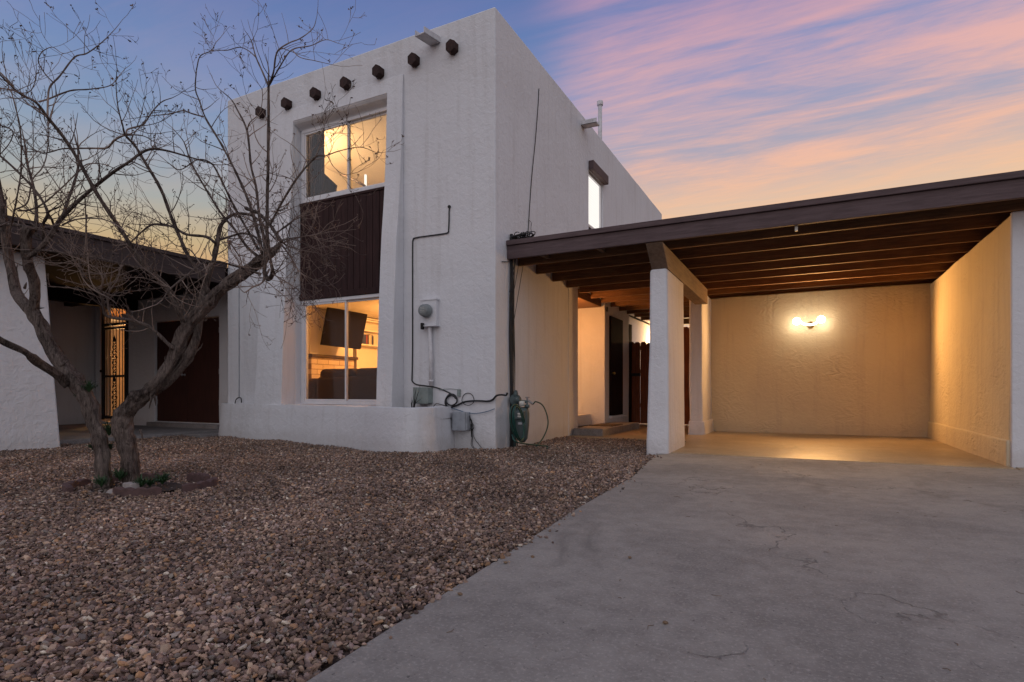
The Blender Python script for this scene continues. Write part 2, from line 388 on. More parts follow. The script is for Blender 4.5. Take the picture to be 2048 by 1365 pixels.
def voxels(name, mat, xs, ys, zs, solid, parent=None, step=.3, bevel=.025, amp=.007, warp=None, seg=2):
    """one closed surface round the solid cells of a grid, slightly uneven like hand-laid stucco"""
    def refine(a):
        a = sorted(set(round(v, 4) for v in a)); o = []
        for p, q in zip(a, a[1:]):
            n = max(1, round((q - p) / step)); o += [p + (q - p) * i / n for i in range(n)]
        return o + [a[-1]]
    xs, ys, zs = refine(xs), refine(ys), refine(zs); nx, ny, nz = len(xs) - 1, len(ys) - 1, len(zs) - 1
    S = np.zeros((nx + 2, ny + 2, nz + 2), bool)
    for i in range(nx):
        for j in range(ny):
            for k in range(nz):
                S[i + 1, j + 1, k + 1] = solid((xs[i] + xs[i + 1]) / 2, (ys[j] + ys[j + 1]) / 2, (zs[k] + zs[k + 1]) / 2)
    idx = {}; vs = []; fs = []
    def V(i, j, k):
        key = (i, j, k)
        if key not in idx:
            p = Vector((xs[i], ys[j], zs[k]))
            if warp: p = warp(p)
            if amp: p = p + noise.noise_vector(p * 1.1) * amp + noise.noise_vector(p * 3.3) * amp * .4
            idx[key] = len(vs); vs.append(p)
        return idx[key]
    for i in range(nx):
        for j in range(ny):
            for k in range(nz):
                if not S[i + 1, j + 1, k + 1]: continue
                if not S[i, j + 1, k + 1]: fs.append((V(i, j, k), V(i, j, k + 1), V(i, j + 1, k + 1), V(i, j + 1, k)))
                if not S[i + 2, j + 1, k + 1]: fs.append((V(i + 1, j, k), V(i + 1, j + 1, k), V(i + 1, j + 1, k + 1), V(i + 1, j, k + 1)))
                if not S[i + 1, j, k + 1]: fs.append((V(i, j, k), V(i + 1, j, k), V(i + 1, j, k + 1), V(i, j, k + 1)))
                if not S[i + 1, j + 2, k + 1]: fs.append((V(i, j + 1, k), V(i, j + 1, k + 1), V(i + 1, j + 1, k + 1), V(i + 1, j + 1, k)))
                if not S[i + 1, j + 1, k]: fs.append((V(i, j, k), V(i, j + 1, k), V(i + 1, j + 1, k), V(i + 1, j, k)))
                if not S[i + 1, j + 1, k + 2]: fs.append((V(i, j, k + 1), V(i + 1, j, k + 1), V(i + 1, j + 1, k + 1), V(i, j + 1, k + 1)))
    b = MB(); b.add(vs, fs, True)
    o = b.build(name, mat, parent, bevel, seg)
    wn = o.modifiers.new('weighted_normal', 'WEIGHTED_NORMAL'); wn.weight = 80
    return o
def inb(x, a, b): return a < x < b
def point(name, loc, e, col, r=.05):
    l = bpy.data.lights.new(name, 'POINT'); l.energy = e; l.color = col; l.shadow_soft_size = r
    o = bpy.data.objects.new(name, l); COL.objects.link(o); o.location = loc; return o
WARM = (1, .56, .22)

# ------------------------------------------------------------------ ground, drive, slabs
SX, FY = -3.66, 6.66           # side wall plane, front wall plane of the house
def grid_plane(name, mat, x0, x1, y0, y1, z, kind='structure'):
    o = MB().add([(x0, y0, z), (x1, y0, z), (x1, y1, z), (x0, y1, z)], [(0, 1, 2, 3)]).build(name, mat); return tag(o, kind=kind)
grid_plane('ground', M['ground'], -900, 900, -900, 900, -.03)
drv = MB(); ed = [(-1.63, 7.16), (-1.36, 5.0), (-1.31, 3.52), (-1.15, 1.08), (-.95, -6), (-.95, -12)]
top = [(x, y, 0) for x, y in ed] + [(9, -12, 0), (9, 7.16, 0)]
bot = [(x, y, -.12) for x, y, z in top]; n = len(top)
drv.add(top + bot, [tuple(range(n)), tuple(reversed(range(n, 2 * n)))] + [(i, i + n, (i + 1) % n + n, (i + 1) % n) for i in range(n)])
tag(drv.build('driveway', M['drive']), kind='structure')
fl = MB().box((-1.60, 7.175, -.1), (1.84, 11.6, .006)); fl.box((-3.64, 9.1, -.1), (-1.61, 14.2, -.004)); fl.box((1.86, 7.175, -.1), (6, 11.6, .006))
tag(fl.build('carport_floor', M['slab'], bevel=.006), kind='structure')
pf = MB().box((-14.4, 2.0, -.1), (-9.62, 7.3, .05)); pf.box((-9.61, 6.2, -.1), (-9.1, 7.3, .035))
tag(pf.build('porch_floor', M['porch'], bevel=.01), kind='structure')
st_ = MB().box((-3.62, 9.42, -.06), (-3.08, 11.85, .12))
tag(st_.build('entry_step', M['porch'], bevel=.012), 'low concrete entry step beside the carport passage wall', 'step')

# ------------------------------------------------------------------ the house
H = thing('house', 'two storey white stucco house with lit front windows and dark beam ends', 'house', (-6.3, 7.2, 0))
HX0 = -9.03; BX0, BX1 = -7.37, -5.45; ZT = 5.88
A0, A1 = 9.76, 11.34            # door recess in the side wall
SW0, SW1, SWZ0, SWZ1 = 10.36, 11.20, 3.35, 4.98
def hs(x, y, z):
    yb = 18.5
    if y > 16.6 and z > 5.0: return False
    if y > 16.6 and z > 2.9: return False
    if z > 2.9 or True:
        outer = HX0 < x < SX
        if not outer: return False
    if FY < y < 6.9:                                     # front wall, open bay
        if inb(x, BX0, BX1) and .55 < z < 5.13: return False
        return True
    if x > SX - .25 and y < 16.6 and z > 2.68:           # upper side wall
        if inb(y, SW0, SW1) and inb(z, SWZ0, SWZ1): return False
        return True
    if z < 2.68 and y > 13.15 and x > -3.95: return False
    if z < 2.68 and y > 13.15 and x > -4.2: return True
    if z < 2.68 and inb(y, 12.9, 13.15) and x > -4.2: return True
    if z < 2.68 and inb(y, A0, A1) and x > -4.75: return False   # recess
    if z < 2.68 and inb(y, A0, A1) and x > -4.95:                 # recess inner wall with a glazed door
        return not (z > .35 and z < 2.2 and inb(y, 9.95, 11.15))
    if z < 2.68 and inb(y, A0 - .25, A1 + .25) and x > -4.95: return True
    if x > SX - .25 and z < 2.68:
        return True
    if x < HX0 + .25: return True
    if inb(z, 2.45, 2.68) or inb(z, 5.42, 5.6): return True
    if z < .1: return True
    if inb(y, 12.2, 12.4): return z < 5.5
    if y > 16.4: return True
    if inb(y, 16.35, 16.6): return z < 5.5
    return False
voxels('wall', M['stucco'], [HX0, HX0 + .25, BX0, BX1, -4.95, -4.75, -4.2, -3.95, SX - .25, SX], [FY, 6.9, A0 - .25, A0, 9.95, SW0, 11.15, SW1, A1, A1 + .25, 12.2, 12.4, 12.9, 13.15, 16.35, 16.6],
       [-.1, .1, .35, .55, 2.2, 2.45, 2.68, SWZ0, SWZ1, 5.13, 5.42, 5.6, ZT], hs, H, .3)
# projecting, battered surround of the window bay
PR = [(.5, .285), (2.1, .22), (2.9, .18), (3.7, .10), (4.3, .065), (5.12, .045), (5.36, .02)]
def swarp(p):
    if p.y < 6.6: p.y = FY - lerp(PR, p.z)
    if p.x < -7.7: p.x -= lerp([(0, .10), (2.4, .05), (5.3, 0)], p.z)
    return p
voxels('window_surround', M['stucco'], [-7.90, BX0, BX1, -5.17], [6.4, FY - .001], [-.05, 5.13, 5.36],
       lambda x, y, z: (x < BX0 or x > BX1 or z > 5.13), H, .2, .035, .008, swarp, 3)
# side wall trim: the slight return at the end of the pier
bx('wall_return', M['stucco'], (SX - .02, 9.28, -.05), (SX + .012, 9.745, 2.64), H, .015)
# beam ends
for px, py in ((901, 92), (824, 118), (753, 142), (687, 165), (627, 186), (569, 206), (517, 223)):
    c = onY(px, py, FY - .09); r = .088; yy0 = FY - .10 - .015 * RND.random(); b = MB()
    ang = [90, 33, -33, -90, 213, 147]; prof = [(c.x + r * .95 * math.cos(math.radians(a)), c.z + r * math.sin(math.radians(a)) * 1.02) for a in ang]
    vs = [(x, yy0, z) for x, z in prof] + [(x, FY + .02, z) for x, z in prof]
    b.add(vs, [tuple(range(6)), tuple(reversed(range(6, 12)))] + [(i, (i + 1) % 6, (i + 1) % 6 + 6, i + 6) for i in range(6)])
    b.add([(c.x - .012, yy0 + .03, c.z - r), (c.x + .012, yy0 + .03, c.z - r), (c.x + .012, yy0 + .06, c.z - r), (c.x - .012, yy0 + .06, c.z - r),
           (c.x - .004, yy0 + .03, c.z - r - .025), (c.x + .004, yy0 + .03, c.z - r - .025), (c.x + .004, yy0 + .06, c.z - r - .025), (c.x - .004, yy0 + .06, c.z - r - .025)],
          [(3, 2, 1, 0), (4, 5, 6, 7), (0, 1, 5, 4), (1, 2, 6, 5), (2, 3, 7, 6), (3, 0, 4, 7)])
    b.build('roof_beam_end', M['viga'], H, .006)
# scuppers
def scupper(base, dirv, length, wid, parent):
    d = Vector(dirv).normalized(); s_ = d.cross(Vector((0, 0, 1))).normalized() * wid / 2; c = Vector(base); e = c + d * length
    up = Vector((0, 0, .085)); th = .012; b = MB()
    def sheet(p0, p1, p2, p3, off):
        b.hexa([p0, p1, p2, p3, p0 + off, p1 + off, p2 + off, p3 + off])
    sheet(c - s_, c + s_, e + s_, e - s_, Vector((0, 0, th)))
    sheet(c - s_, e - s_, e - s_ + up, c - s_ + up, s_.normalized() * th)
    sheet(c + s_, e + s_, e + s_ + up, c + s_ + up, -s_.normalized() * th)
    return b.build('roof_scupper', M['whitepaint'], parent, .002)
q = onY(872, 82, FY); scupper((q.x - .0, FY + .1, q.z - .04), (-.10, -1, -.10), .43, .17, H)
q = onX(1165, 250, SX); scupper((SX - .1, q.y, q.z - .04), (1, 0.0, -.03), .40, .17, H)
# vent pipe on the roof
v0 = onX(1200, 290, -4.0); v1 = onX(1204, 212, -4.0)
MB().tube([(-4.0, v0.y, 5.5), (-4.0, v0.y, v1.z)], .045, 14).lathe((-4.0, v0.y, v1.z - .06), [(.062, 0), (.066, .02), (.066, .09), (.05, .1)], 14).build('vent_pipe', M['whitepaint'], H)
# window units
WY = 6.79
def window(z0, z1, xm, x0, x1, parent, screen_left=True):
    fr = MB()
    def bar(a, b, y0=WY - .03, y1=WY + .05): fr.box((a[0], y0, a[1]), (b[0], y1, b[1]))
    w_ = .055
    bar((x0, z1 - w_), (x1, z1)); bar((x0, z0), (x1, z0 + w_)); bar((x0, z0 + w_ + .001), (x0 + w_, z1 - w_ - .001)); bar((x1 - w_, z0 + w_ + .001), (x1, z1 - w_ - .001))
    f = fr.build('window', M['vinyl'], parent, .006)
    sash = MB(); s2 = .028
    for a, b, yo in ((x0 + w_ + .002, xm + .02, -.012), (xm - .02, x1 - w_ - .002, .022)):
        y0, y1 = WY + yo - .008, WY + yo + .022; zz0, zz1 = z0 + w_ + .002, z1 - w_ - .002
        sash.box((a, y0, zz1 - s2), (b, y1, zz1)); sash.box((a, y0, zz0), (b, y1, zz0 + s2)); sash.box((a, y0, zz0 + s2), (a + s2, y1, zz1 - s2)); sash.box((b - s2, y0, zz0 + s2), (b, y1, zz1 - s2))
    sash.build('sash', M['vinyl'], f, .003)
    for a, b, yo in ((x0 + w_ + .03, xm - .008, -.006), (xm + .008, x1 - w_ - .03, .028)):
        MB().box((a, WY + yo, z0 + .084), (b, WY + yo + .004, z1 - .084)).build('pane', M['glass'], f)
    return f
wu = window(onY(610, 408, WY).z, onY(612, 262, WY).z + .0, onY(697, 300, WY).x, -7.33, BX1 - .01, H)
wl_ = window(.555, onY(605, 603, WY).z, onY(692, 700, WY).x, -7.33, BX1 - .01, H)
z_u0 = onY(610, 408, WY).z; z_l1 = onY(605, 603, WY).z
# soffit band above the upper window and fill pieces round the units
zq = onY(612, 262, WY).z + .001; prf = [(FY - .036, 5.145), (FY - .030, 5.118), (FY - .005, 5.088), (FY + .04, 5.062), (FY + .09, zq + .012), (WY - .03, zq), (6.905, zq), (6.905, 5.145)]
hb_ = MB(); hb_.add([(BX0 + .001, y, z) for y, z in prf] + [(BX1 - .001, y, z) for y, z in prf], [tuple(range(8)), tuple(reversed(range(8, 16)))] + [(i, i + 8, (i + 1) % 8 + 8, (i + 1) % 8) for i in range(8)])
hb_.build('window_head', M['stucco'], H)
MB().box((BX0 + .001, WY - .01, .555), (-7.332, 6.905, 5.02)).build('window_jamb', M['stucco'], H, .003)
# vertical board siding between the windows
sd_ = MB(); nb = 15; x0, x1 = -7.365, BX1 - .005; bw = (x1 - x0) / nb
sd_.box((x0, WY - .01, z_l1 + .002), (x1, 6.93, z_u0 - .002))
for i in range(nb):
    j = RND.uniform(-.002, .003); sd_.box((x0 + i * bw + .004, WY - .032 + j, z_l1 + .10), (x0 + (i + 1) * bw - .004, WY - .0105, z_u0 - .045))
sd_.box((x0, WY - .048, z_l1 + .004), (x1, WY - .011, z_l1 + .098)); sd_.box((x0, WY - .045, z_u0 - .043), (x1, WY - .011, z_u0 - .004))
sd_.build('siding_panel', M['siding'], H, .003)
# side window
sw = MB(); X0 = SX - .03
sw.box((X0 - .06, SW0, SWZ0), (X0, SW0 + .05, SWZ1)); sw.box((X0 - .06, SW1 - .05, SWZ0), (X0, SW1, SWZ1)); sw.box((X0 - .06, SW0 + .05, SWZ1 - .05), (X0, SW1 - .05, SWZ1)); sw.box((X0 - .06, SW0 + .05, SWZ0), (X0, SW1 - .05, SWZ0 + .05))
sw.box((X0 - .06, SW0 + .05, 3.93), (X0, SW1 - .05, 3.98))
f = sw.build('side_window', M['vinyl'], H, .004)
MB().box((X0 - .045, SW0 + .05, 3.98), (X0 - .035, SW1 - .05, SWZ1 - .05)).build('lit_pane', M['litpane'], f)
MB().box((X0 - .045, SW0 + .05, SWZ0 + .05), (X0 - .035, SW1 - .05, 3.93)).build('lower_pane', M['tv'], f)
MB().box((SX + .003, SW0 - .03, SWZ1 + .0), (SX + .10, SW1 + .07, SWZ1 + .17)).build('shutter_box', M['fascia'], H, .008)
# entry recess: glazed door, dark side door
gd = MB(); gx = -4.82
for a, b in (((9.955, .36), (10.03, 2.195)), ((11.07, .36), (11.145, 2.195)), ((10.031, 2.1), (11.069, 2.195)), ((10.031, .36), (11.069, .55))):
    gd.box((gx - .04, a[0], a[1]), (gx + .03, b[0], b[1]))
f = gd.build('glass_door', M['vinyl'], H, .005); MB().box((gx - .01, 10.03, .55), (gx, 11.07, 2.1)).build('pane', M['doorpane'], f)
pv = Vector((SX, 0, 0)); d0 = onX(1218, 632, SX); d1 = onX(1242, 640, SX)
f = MB().box((SX + .004, d0.y, .26), (SX + .045, d1.y, 2.35)).build('side_door', M['door'], H, .004)
MB().box((SX - .0, d0.y - .02, .2), (SX + .07, d1.y + .3, .255)).build('door_sill', M['stucco'], H, .005)
MB().lathe((SX + .045, d0.y + .08, 1.15), [(.02, 0), (.02, .03), (.03, .04), (.03, .06), (.015, .07)], 12, (1, 0, 0)).build('handle', M['brass'], f)
bx('recess_header', M['joist'], (-4.74, 9.80, 2.50), (-3.72, 11.3, 2.66), H, .01)
bx('inner_step', M['stucco'], (-4.74, 9.8, .08), (-3.95, 11.3, .3), H, .01)
MB().box((SX + .002, 11.40, 2.42), (SX + .03, 11.46, 2.52)).build('door_chime', M['black'], H, .004)
# rear single storey wing
rw = MB().box((-9, 16.62, -.1), (-3.9, 21, 2.9)); rw.build('rear_wall', M['stucco'], H, .03)
# rooms: floor lamp light comes from real ceiling fixtures
bx('room_ceiling', M['indoor'], (-8.77, 6.93, 2.40), (-4.97, 12.18, 2.445), H, 0)
bx('room_ceiling', M['indoor'], (-8.77, 6.93, 5.36), (-3.93, 12.18, 5.41), H, 0)
bx('room_wall', M['indoor'], (-8.79, 6.92, .101), (-8.755, 12.19, 2.399), H, 0)
bx('room_wall', M['indoor'], (-8.79, 6.92, 2.69), (-8.755, 12.19, 5.355), H, 0)
bx('room_wall', M['indoor'], (-8.75, 12.15, .101), (-4.97, 12.195, 2.399), H, 0)
bx('room_wall', M['indoor'], (-8.75, 12.15, 2.69), (-3.95, 12.195, 5.355), H, 0)
bx('room_wall', M['indoor'], (-4.99, 6.92, .101), (-4.955, 12.14, 2.399), H, 0)
bx('room_wall', M['indoor'], (-6.1, 8.4, 2.69), (-6.04, 12.14, 5.355), H, 0)

# ------------------------------------------------------------------ living room furniture
RX = -8.75
def PXr(x, y, X=RX): return onX(x, y, X)
m0 = PXr(622, 711, -8.45); m1 = PXr(713, 718, -8.45)
fp = thing('fireplace', 'pale brick fireplace with thin wooden mantel, seen through lower window', 'fireplace', (-8.6, (m0.y + m1.y) / 2, .1))
bx('brick_front', M['brick'], (RX + .005, m0.y + .03, .105), (-8.47, m1.y - .05, m0.z - .03), fp, .005)
bx('chimney_breast', M['indoor'], (RX + .005, m0.y + .03, m0.z + .03), (-8.5, m1.y - .05, 2.39), fp, .005)
bx('mantel', M['mantel'], (RX + .005, m0.y - .02, m0.z - .028), (-8.40, m1.y, m0.z + .028), fp, .004)
tv = thing('television', 'dark flat television tilted on its arm above the fireplace', 'television', tuple(onX(690, 655, -8.2)))
c = [onX(656, 614, -8.25), onX(735.5, 629, -8.05), onX(721.6, 698.5, -7.98), onX(642.6, 689, -8.18)]
nn = (c[1] - c[0]).cross(c[3] - c[0]).normalized(); nn = nn if nn.x > 0 else -nn
MB().hexa([p for p in c] + [p - nn * .045 for p in c]).build('screen_panel', M['tv'], tv, .004)
ctr = sum(c, Vector()) / 4 - nn * .045
MB().tube([ctr, ctr - nn * .1, Vector((-8.5, ctr.y, ctr.z - .05))], .02, 8).box(Vector((-8.5, ctr.y - .12, ctr.z - .2)), Vector((-8.48, ctr.y + .12, ctr.z + .12))).build('wall_arm', M['iron'], tv)
s0 = PXr(724, 640, -8.7); s1 = PXr(748, 640, -8.7); yv0, yv1 = m1.y + .05, m1.y + 1.25
bc = thing('bookcase', 'built-in pale shelves with a few books right of the television', 'bookcase', (-8.6, (yv0 + yv1) / 2, .1))
bk = MB(); 
zsh = [PXr(740, 640, -8.5).z, PXr(740, 664, -8.5).z, PXr(740, 692, -8.5).z]
for z in zsh + [2.3]: bk.box((RX + .01, yv0, z), (-8.48, yv1, z + .025))
for y in (yv0, yv1): bk.box((RX + .01, y - .012, .11), (-8.478, y + .012, 2.35))
bk.build('shelf_frame', M['indoor'], bc, .002)
yy = yv0 + .22
for i in range(9):
    t_ = RND.uniform(.03, .055); h_ = RND.uniform(.18, .24)
    o = MB().box((RX + .06, yy, zsh[2] + .026), (-8.53, yy + t_ - .004, zsh[2] + .026 + h_)).build('book', RND.choice(BOOKS), None, .003)
    tag(o, ['first', 'second', 'third', 'fourth', 'fifth', 'sixth', 'seventh', 'eighth', 'ninth'][i] + ' book from the left in the shelf row beside the television', 'book', 'books on the living room shelf'); yy += t_
so_ = thing('sofa', 'large dark brown sofa with its back to the lower window', 'sofa', (-6.2, 7.7, .1))
sl = onY(652, 742, 7.75); sr_x = -5.2
MB().box((sl.x + .1, 7.40, .25), (sr_x, 7.72, sl.z - .12)).build('back', M['sofa'], so_, .07, 4)
for i in range(2):
    a = sl.x + .12 + i * .82; MB().box((a, 7.44, sl.z - .2), (a + .80, 7.80, sl.z + .02)).build('cushion', M['sofa'], so_, .09, 4)
al = onY(636, 760, 7.75)
MB().box((al.x, 7.42, .15), (al.x + .26, 8.3, al.z + .02)).build('arm', M['sofa'], so_, .10, 4)
MB().box((al.x + .27, 7.73, .15), (sr_x, 8.35, .5)).build('seat', M['sofa'], so_, .06, 3)
# ceiling lamps (lit)
lp = thing('ceiling_lamp', 'frosted ceiling lamp lighting the lower living room', 'lamp', (-6.6, 9.4, 2.36))
MB().lathe((-6.6, 9.4, 2.25), [(.02, 0), (.12, .02), (.16, .07), (.16, .1)], 20).build('lamp_shade', emit('lit_shade', (1, .62, .28), 3), lp)
lo = point('lamp_light', (-6.6, 9.4, 2.12), 270, (1, .46, .13), .12)
lf = thing('ceiling_lamp', 'dome ceiling lamp lighting the upper room behind its window', 'lamp', (-8.2, 7.35, 5.36))
MB().lathe((-8.2, 7.35, 5.22), [(.02, 0), (.12, .02), (.17, .08), (.17, .13)], 20).build('lamp_shade', emit('lit_globe', (1, .78, .5), 3), lf)
point('dome_light', (-8.2, 7.35, 5.0), 200, (1, .64, .32), .12)
rl = onY(685, 349, 8.2); rm = onY(730, 372, 8.2)
tag(MB().tube([rl, rm], .022, 8).build('slanted_rail', M['fanblade']), 'dark slanted rail beside the tube lamp in the upper room', 'rail')
cu = MB(); pts = []
ncu = 40; cx0, cx1 = -7.46, -7.10
for i in range(ncu + 1): pts.append((cx0 + (cx1 - cx0) * i / ncu, 7.0 + .025 * math.sin(i * 1.3)))
cu.add([(x, y, 3.75) for x, y in pts] + [(x, y, 5.12) for x, y in pts] + [(x, y + .01, 3.75) for x, y in pts] + [(x, y + .01, 5.12) for x, y in pts],
       [(i, i + 1, ncu + 2 + i, ncu + 1 + i) for i in range(ncu)] + [(2 * ncu + 2 + i, 3 * ncu + 3 + i, 3 * ncu + 4 + i, 2 * ncu + 3 + i) for i in range(ncu)])
tag(cu.build('curtain', M['curtain'], smooth=True), 'dark curtain drawn to the left side of the upper window', 'curtain')
# a tilted dark screen standing in the upper room, and a tall narrow floor lamp
t2 = thing('monitor', 'dark tilted monitor at the lower left of the upper window', 'monitor', tuple(onY(660, 385, 7.35)))
c = [onY(636, 338, 7.3), onY(670, 370, 7.35), onY(664, 402, 7.3), onY(630, 405, 7.25)]
MB().hexa([p for p in c] + [p + Vector((.01, .05, 0)) for p in c]).build('screen_panel', M['tv'], t2, .004)
MB().tube([onY(652, 395, 7.4), (onY(652, 395, 7.4).x, 7.4, 3.3)], .03, 8).build('stand', M['tv'], t2)
q = onY(731, 350, 8.3); q2 = onY(731, 385, 8.3)
fl_ = thing('tube_lamp', 'slim glowing vertical tube lamp in the right half of the upper window', 'lamp', (q.x, 8.3, 2.7))
MB().tube([(q.x, 8.3, q2.z - .3), (q.x, 8.3, q.z)], .022, 10).build('tube', emit('lit_tube', (1, .93, .8), 1.6), fl_)
MB().tube([(q.x, 8.3, 2.7), (q.x, 8.3, q2.z - .31)], .012, 8).lathe((q.x, 8.3, 2.69), [(.12, 0), (.12, .02), (.02, .03)], 16).build('stand', M['iron'], fl_)

# ------------------------------------------------------------------ planter wall
pl = [(-9.13, 6.64), (-8.95, 6.52), (-8.3, 6.43), (-6.95, 6.28), (-5.62, 6.01), (-4.80, 5.75), (-4.46, 5.67), (-4.27, 5.72), (-4.20, 5.92), (-4.24, 6.25), (-4.34, 6.655)]
C_ = spl([(x, y, 0) for x, y in pl], 6); mb = MB(); L = []
nz_ = 5
for i, p in enumerate(C_):
    tg = (C_[min(i + 1, len(C_) - 1)] - C_[max(i - 1, 0)]).normalized(); nrm = Vector((-tg.y, tg.x, 0))   # inward
    for k in range(nz_ + 1):
        z = -.1 + (.557 + .1) * k / nz_; bat = .05 * (1 - k / nz_)
        L.append(p - nrm * bat + Vector((0, 0, z)) + noise.noise_vector(Vector((p.x * 2, p.y * 2, z * 2))) * .012)
    for k in range(nz_ + 1):
        z = .557 - (.557 + .1) * k / nz_
        L.append(p + nrm * .2 + Vector((0, 0, z)))
m_ = 2 * nz_ + 2
fs = [(i * m_ + k, (i + 1) * m_ + k, (i + 1) * m_ + (k + 1) % m_, i * m_ + (k + 1) % m_) for i in range(len(C_) - 1) for k in range(m_)]
fs += [tuple(range(m_)), tuple(range((len(C_) - 1) * m_, len(C_) * m_))]
mb.add(L, fs, True); tag(mb.build('planter_wall', M['stucco'], bevel=.03, seg=3), 'low curved white stucco planter wall under the front windows', 'planter')
bed = MB().add([(p.x, p.y + .1, .40) for p in C_] + [(-9.0, 6.66, .4), (-4.4, 6.66, .4)][::-1], [tuple(range(len(C_) + 2))])
tag(bed.build('planter_soil', M['soil']), kind='structure')
# a dead dark spiky sprig in the planter
b = MB(); q = onY(825, 815, 6.45)
for k in range(9):
    a = RND.uniform(-.25, .45); b.tube([q + Vector((0, 0, -.15)), q + Vector((a * .1, RND.uniform(-.03, .03), .05)), q + Vector((a * .32 + .02, RND.uniform(-.05, .05), RND.uniform(.12, .30)))], [.008, .006, .001], 4)
tag(b.build('dead_sprig', M['black']), 'dark dead spiky sprig rising from planter left of the grey box', 'plant')

# ------------------------------------------------------------------ electric meter, boxes, cables on the front wall
def fy(x, y, o=.0): return onY(x, y, FY - o)
em = thing('electric_meter', 'round glass electric meter on white wall box with conduit below', 'electric meter', tuple(fy(857, 650)))
a, c = onY(841, 601, FY - .07), onY(872, 650, FY - .07)
MB().box((a.x, FY - .07, c.z), (c.x, FY + .01, a.z)).build('meter_box', M['stucco'], em, .008)
MB().box((a.x - .008, FY - .08, a.z - .012), (c.x + .012, FY + .01, a.z + .012)).build('box_lid', M['stucco'], em, .004)
MB().box((a.x - .005, FY - .11, c.z - .02), (c.x + .02, FY + .01, c.z - .002)).build('box_base', M['stucco'], em, .004)
q = onY(852, 622, FY - .1)
dl = MB().lathe((q.x, FY - .088, q.z), [(.095, 0), (.095, .02), (.085, .025), (.085, .075), (.078, .09), (.06, .098)], 28, (0, -1, 0)).build('meter_dial', M['meter'], em)
b = MB()
for k in range(4): b.box((q.x - .035, FY - .19, q.z + .035 - k * .022), (q.x + .035, FY - .1865, q.z + .041 - k * .022))
b.build('dial_face', M['plate'], dl)
MB().tube([(q.x + .03, FY - .05, c.z), (q.x + .045, FY - .05, 1.2), (q.x + .05, FY - .05, fy(858, 772).z)], .028, 12).lathe((q.x + .047, FY - .05, fy(857, 765).z), [(.036, 0), (.036, .03)], 12).build('conduit', M['whitepaint'], em)
MB().box((a.x + .05, FY - .14, c.z - .06), (a.x + .08, FY - .09, c.z + .03)).build('seal_tab', M['iron'], em, .002)
ub = thing('junction_box', 'sage grey steel junction box at the end of the meter conduit', 'utility box', tuple(fy(852, 790)))
a, c = fy(838, 776), fy(866, 807)
MB().box((a.x, FY - .12, c.z), (c.x, FY + .01, a.z)).build('box_body', M['sage'], ub, .006)
MB().box((a.x - .006, FY - .135, c.z - .006), (c.x + .006, FY - .121, a.z + .006)).build('box_door', M['sage'], ub, .004)
MB().lathe(((a.x + c.x) / 2, FY - .06, c.z - .04), [(.03, 0), (.03, .045)], 12).lathe(((a.x + c.x) / 2 + .05, FY - .06, c.z - .035), [(.018, 0), (.018, .04)], 10).build('conduit_stub', M['wmetal'], ub)
tb = thing('telephone_box', 'pale grey telephone box low on the wall right of the planter', 'utility box', tuple(fy(928, 843)))
a, c = fy(915, 824), fy(941, 861)
MB().box((a.x, FY - .10, c.z), (c.x, FY + .01, a.z)).build('box_body', M['lgrey'], tb, .01)
MB().box((a.x - .008, FY - .125, c.z - .004), (c.x - .012, FY - .101, a.z + .008)).build('box_door', M['lgrey'], tb, .008)
MB().tube([(a.x - .13, FY - .03, -.03), (a.x - .13, FY - .03, .44), (a.x - .10, FY - .03, .47), (a.x, FY - .03, .47)], .014, 10).lathe((a.x - .13, FY - .03, .12), [(.022, 0), (.022, .04)], 10).build('conduit', M['whitepaint'], tb)
wb = MB()
for k in range(7): wb.tube(spl([(c.x + RND.uniform(0, .02), FY - .04, .45 - RND.random() * .1), (c.x + RND.uniform(.03, .09), FY - .05, .36 - RND.random() * .08), (c.x + RND.uniform(.0, .05), FY - .04, .25 - RND.random() * .12)], 5), .004, 5)
for dx_, ex in ((.02, .03), (.05, .16), (.03, .05)): wb.tube(spl([(c.x + dx_, FY - .03, .32), (c.x + dx_ + .02, FY - .03, .15), (c.x + ex, FY - .03, .04), (c.x + ex + .06, FY - .03, -.03)], 5), .004, 5)
wb.build('loose_wires', M['black'], tb)
sb = MB().box(Vector((fy(917, 781).x, FY - .04, fy(917, 793).z)), Vector((fy(922, 781).x, FY, fy(920, 779).z)))
tag(sb.build('splitter', M['sage'], bevel=.003), 'small green cable splitter above the wire loops', 'cable splitter')
def cable(pts, r, label, mat='black', off=.012, plane='Y', name='cable', k=6, group=None):
    P = [onY(x, y, FY - off) if plane == 'Y' else onX(x, y, SX + off) for x, y in pts]
    return tag(MB().tube(spl(P, k), r, 6).build(name, M[mat]), label, 'cable', group)
cable([(899, 415), (898, 425), (898, 440), (897, 460), (895, 466), (880, 469), (850, 473), (832, 476), (826, 480), (825, 500), (825, 560), (825, 620), (825, 700), (824, 755), (824, 762), (832, 769), (850, 772), (870, 775), (890, 782), (905, 790), (912, 797)], .009,
      'thin dark cable running up and across the front wall above the meter')
tag(MB().lathe(onY(899, 414, FY + .0), [(.022, 0), (.022, .015), (.01, .02)], 12, (0, -1, 0)).build('cable_grommet', M['black']), 'small round grommet where the thin cable leaves the wall', 'grommet')
def loop(cx_, cy_, rx, label, r=.010, n=26, off=.03):
    P = [onY(cx_ + rx * math.cos(a) * (1 + .05 * math.sin(3 * a)), cy_ + rx * 1.02 * math.sin(a), FY - off - .015 * math.sin(a)) for a in [2 * math.pi * i / n for i in range(n + 1)]]
    return tag(MB().tube(P, r, 6).build('cable_loop', M['black']), label, 'cable')
loop(903, 800, 11, 'small coiled cable loop, left one below the splitter', .011)
loop(936, 799, 12, 'thin round cable loop, right one below the splitter', .005)
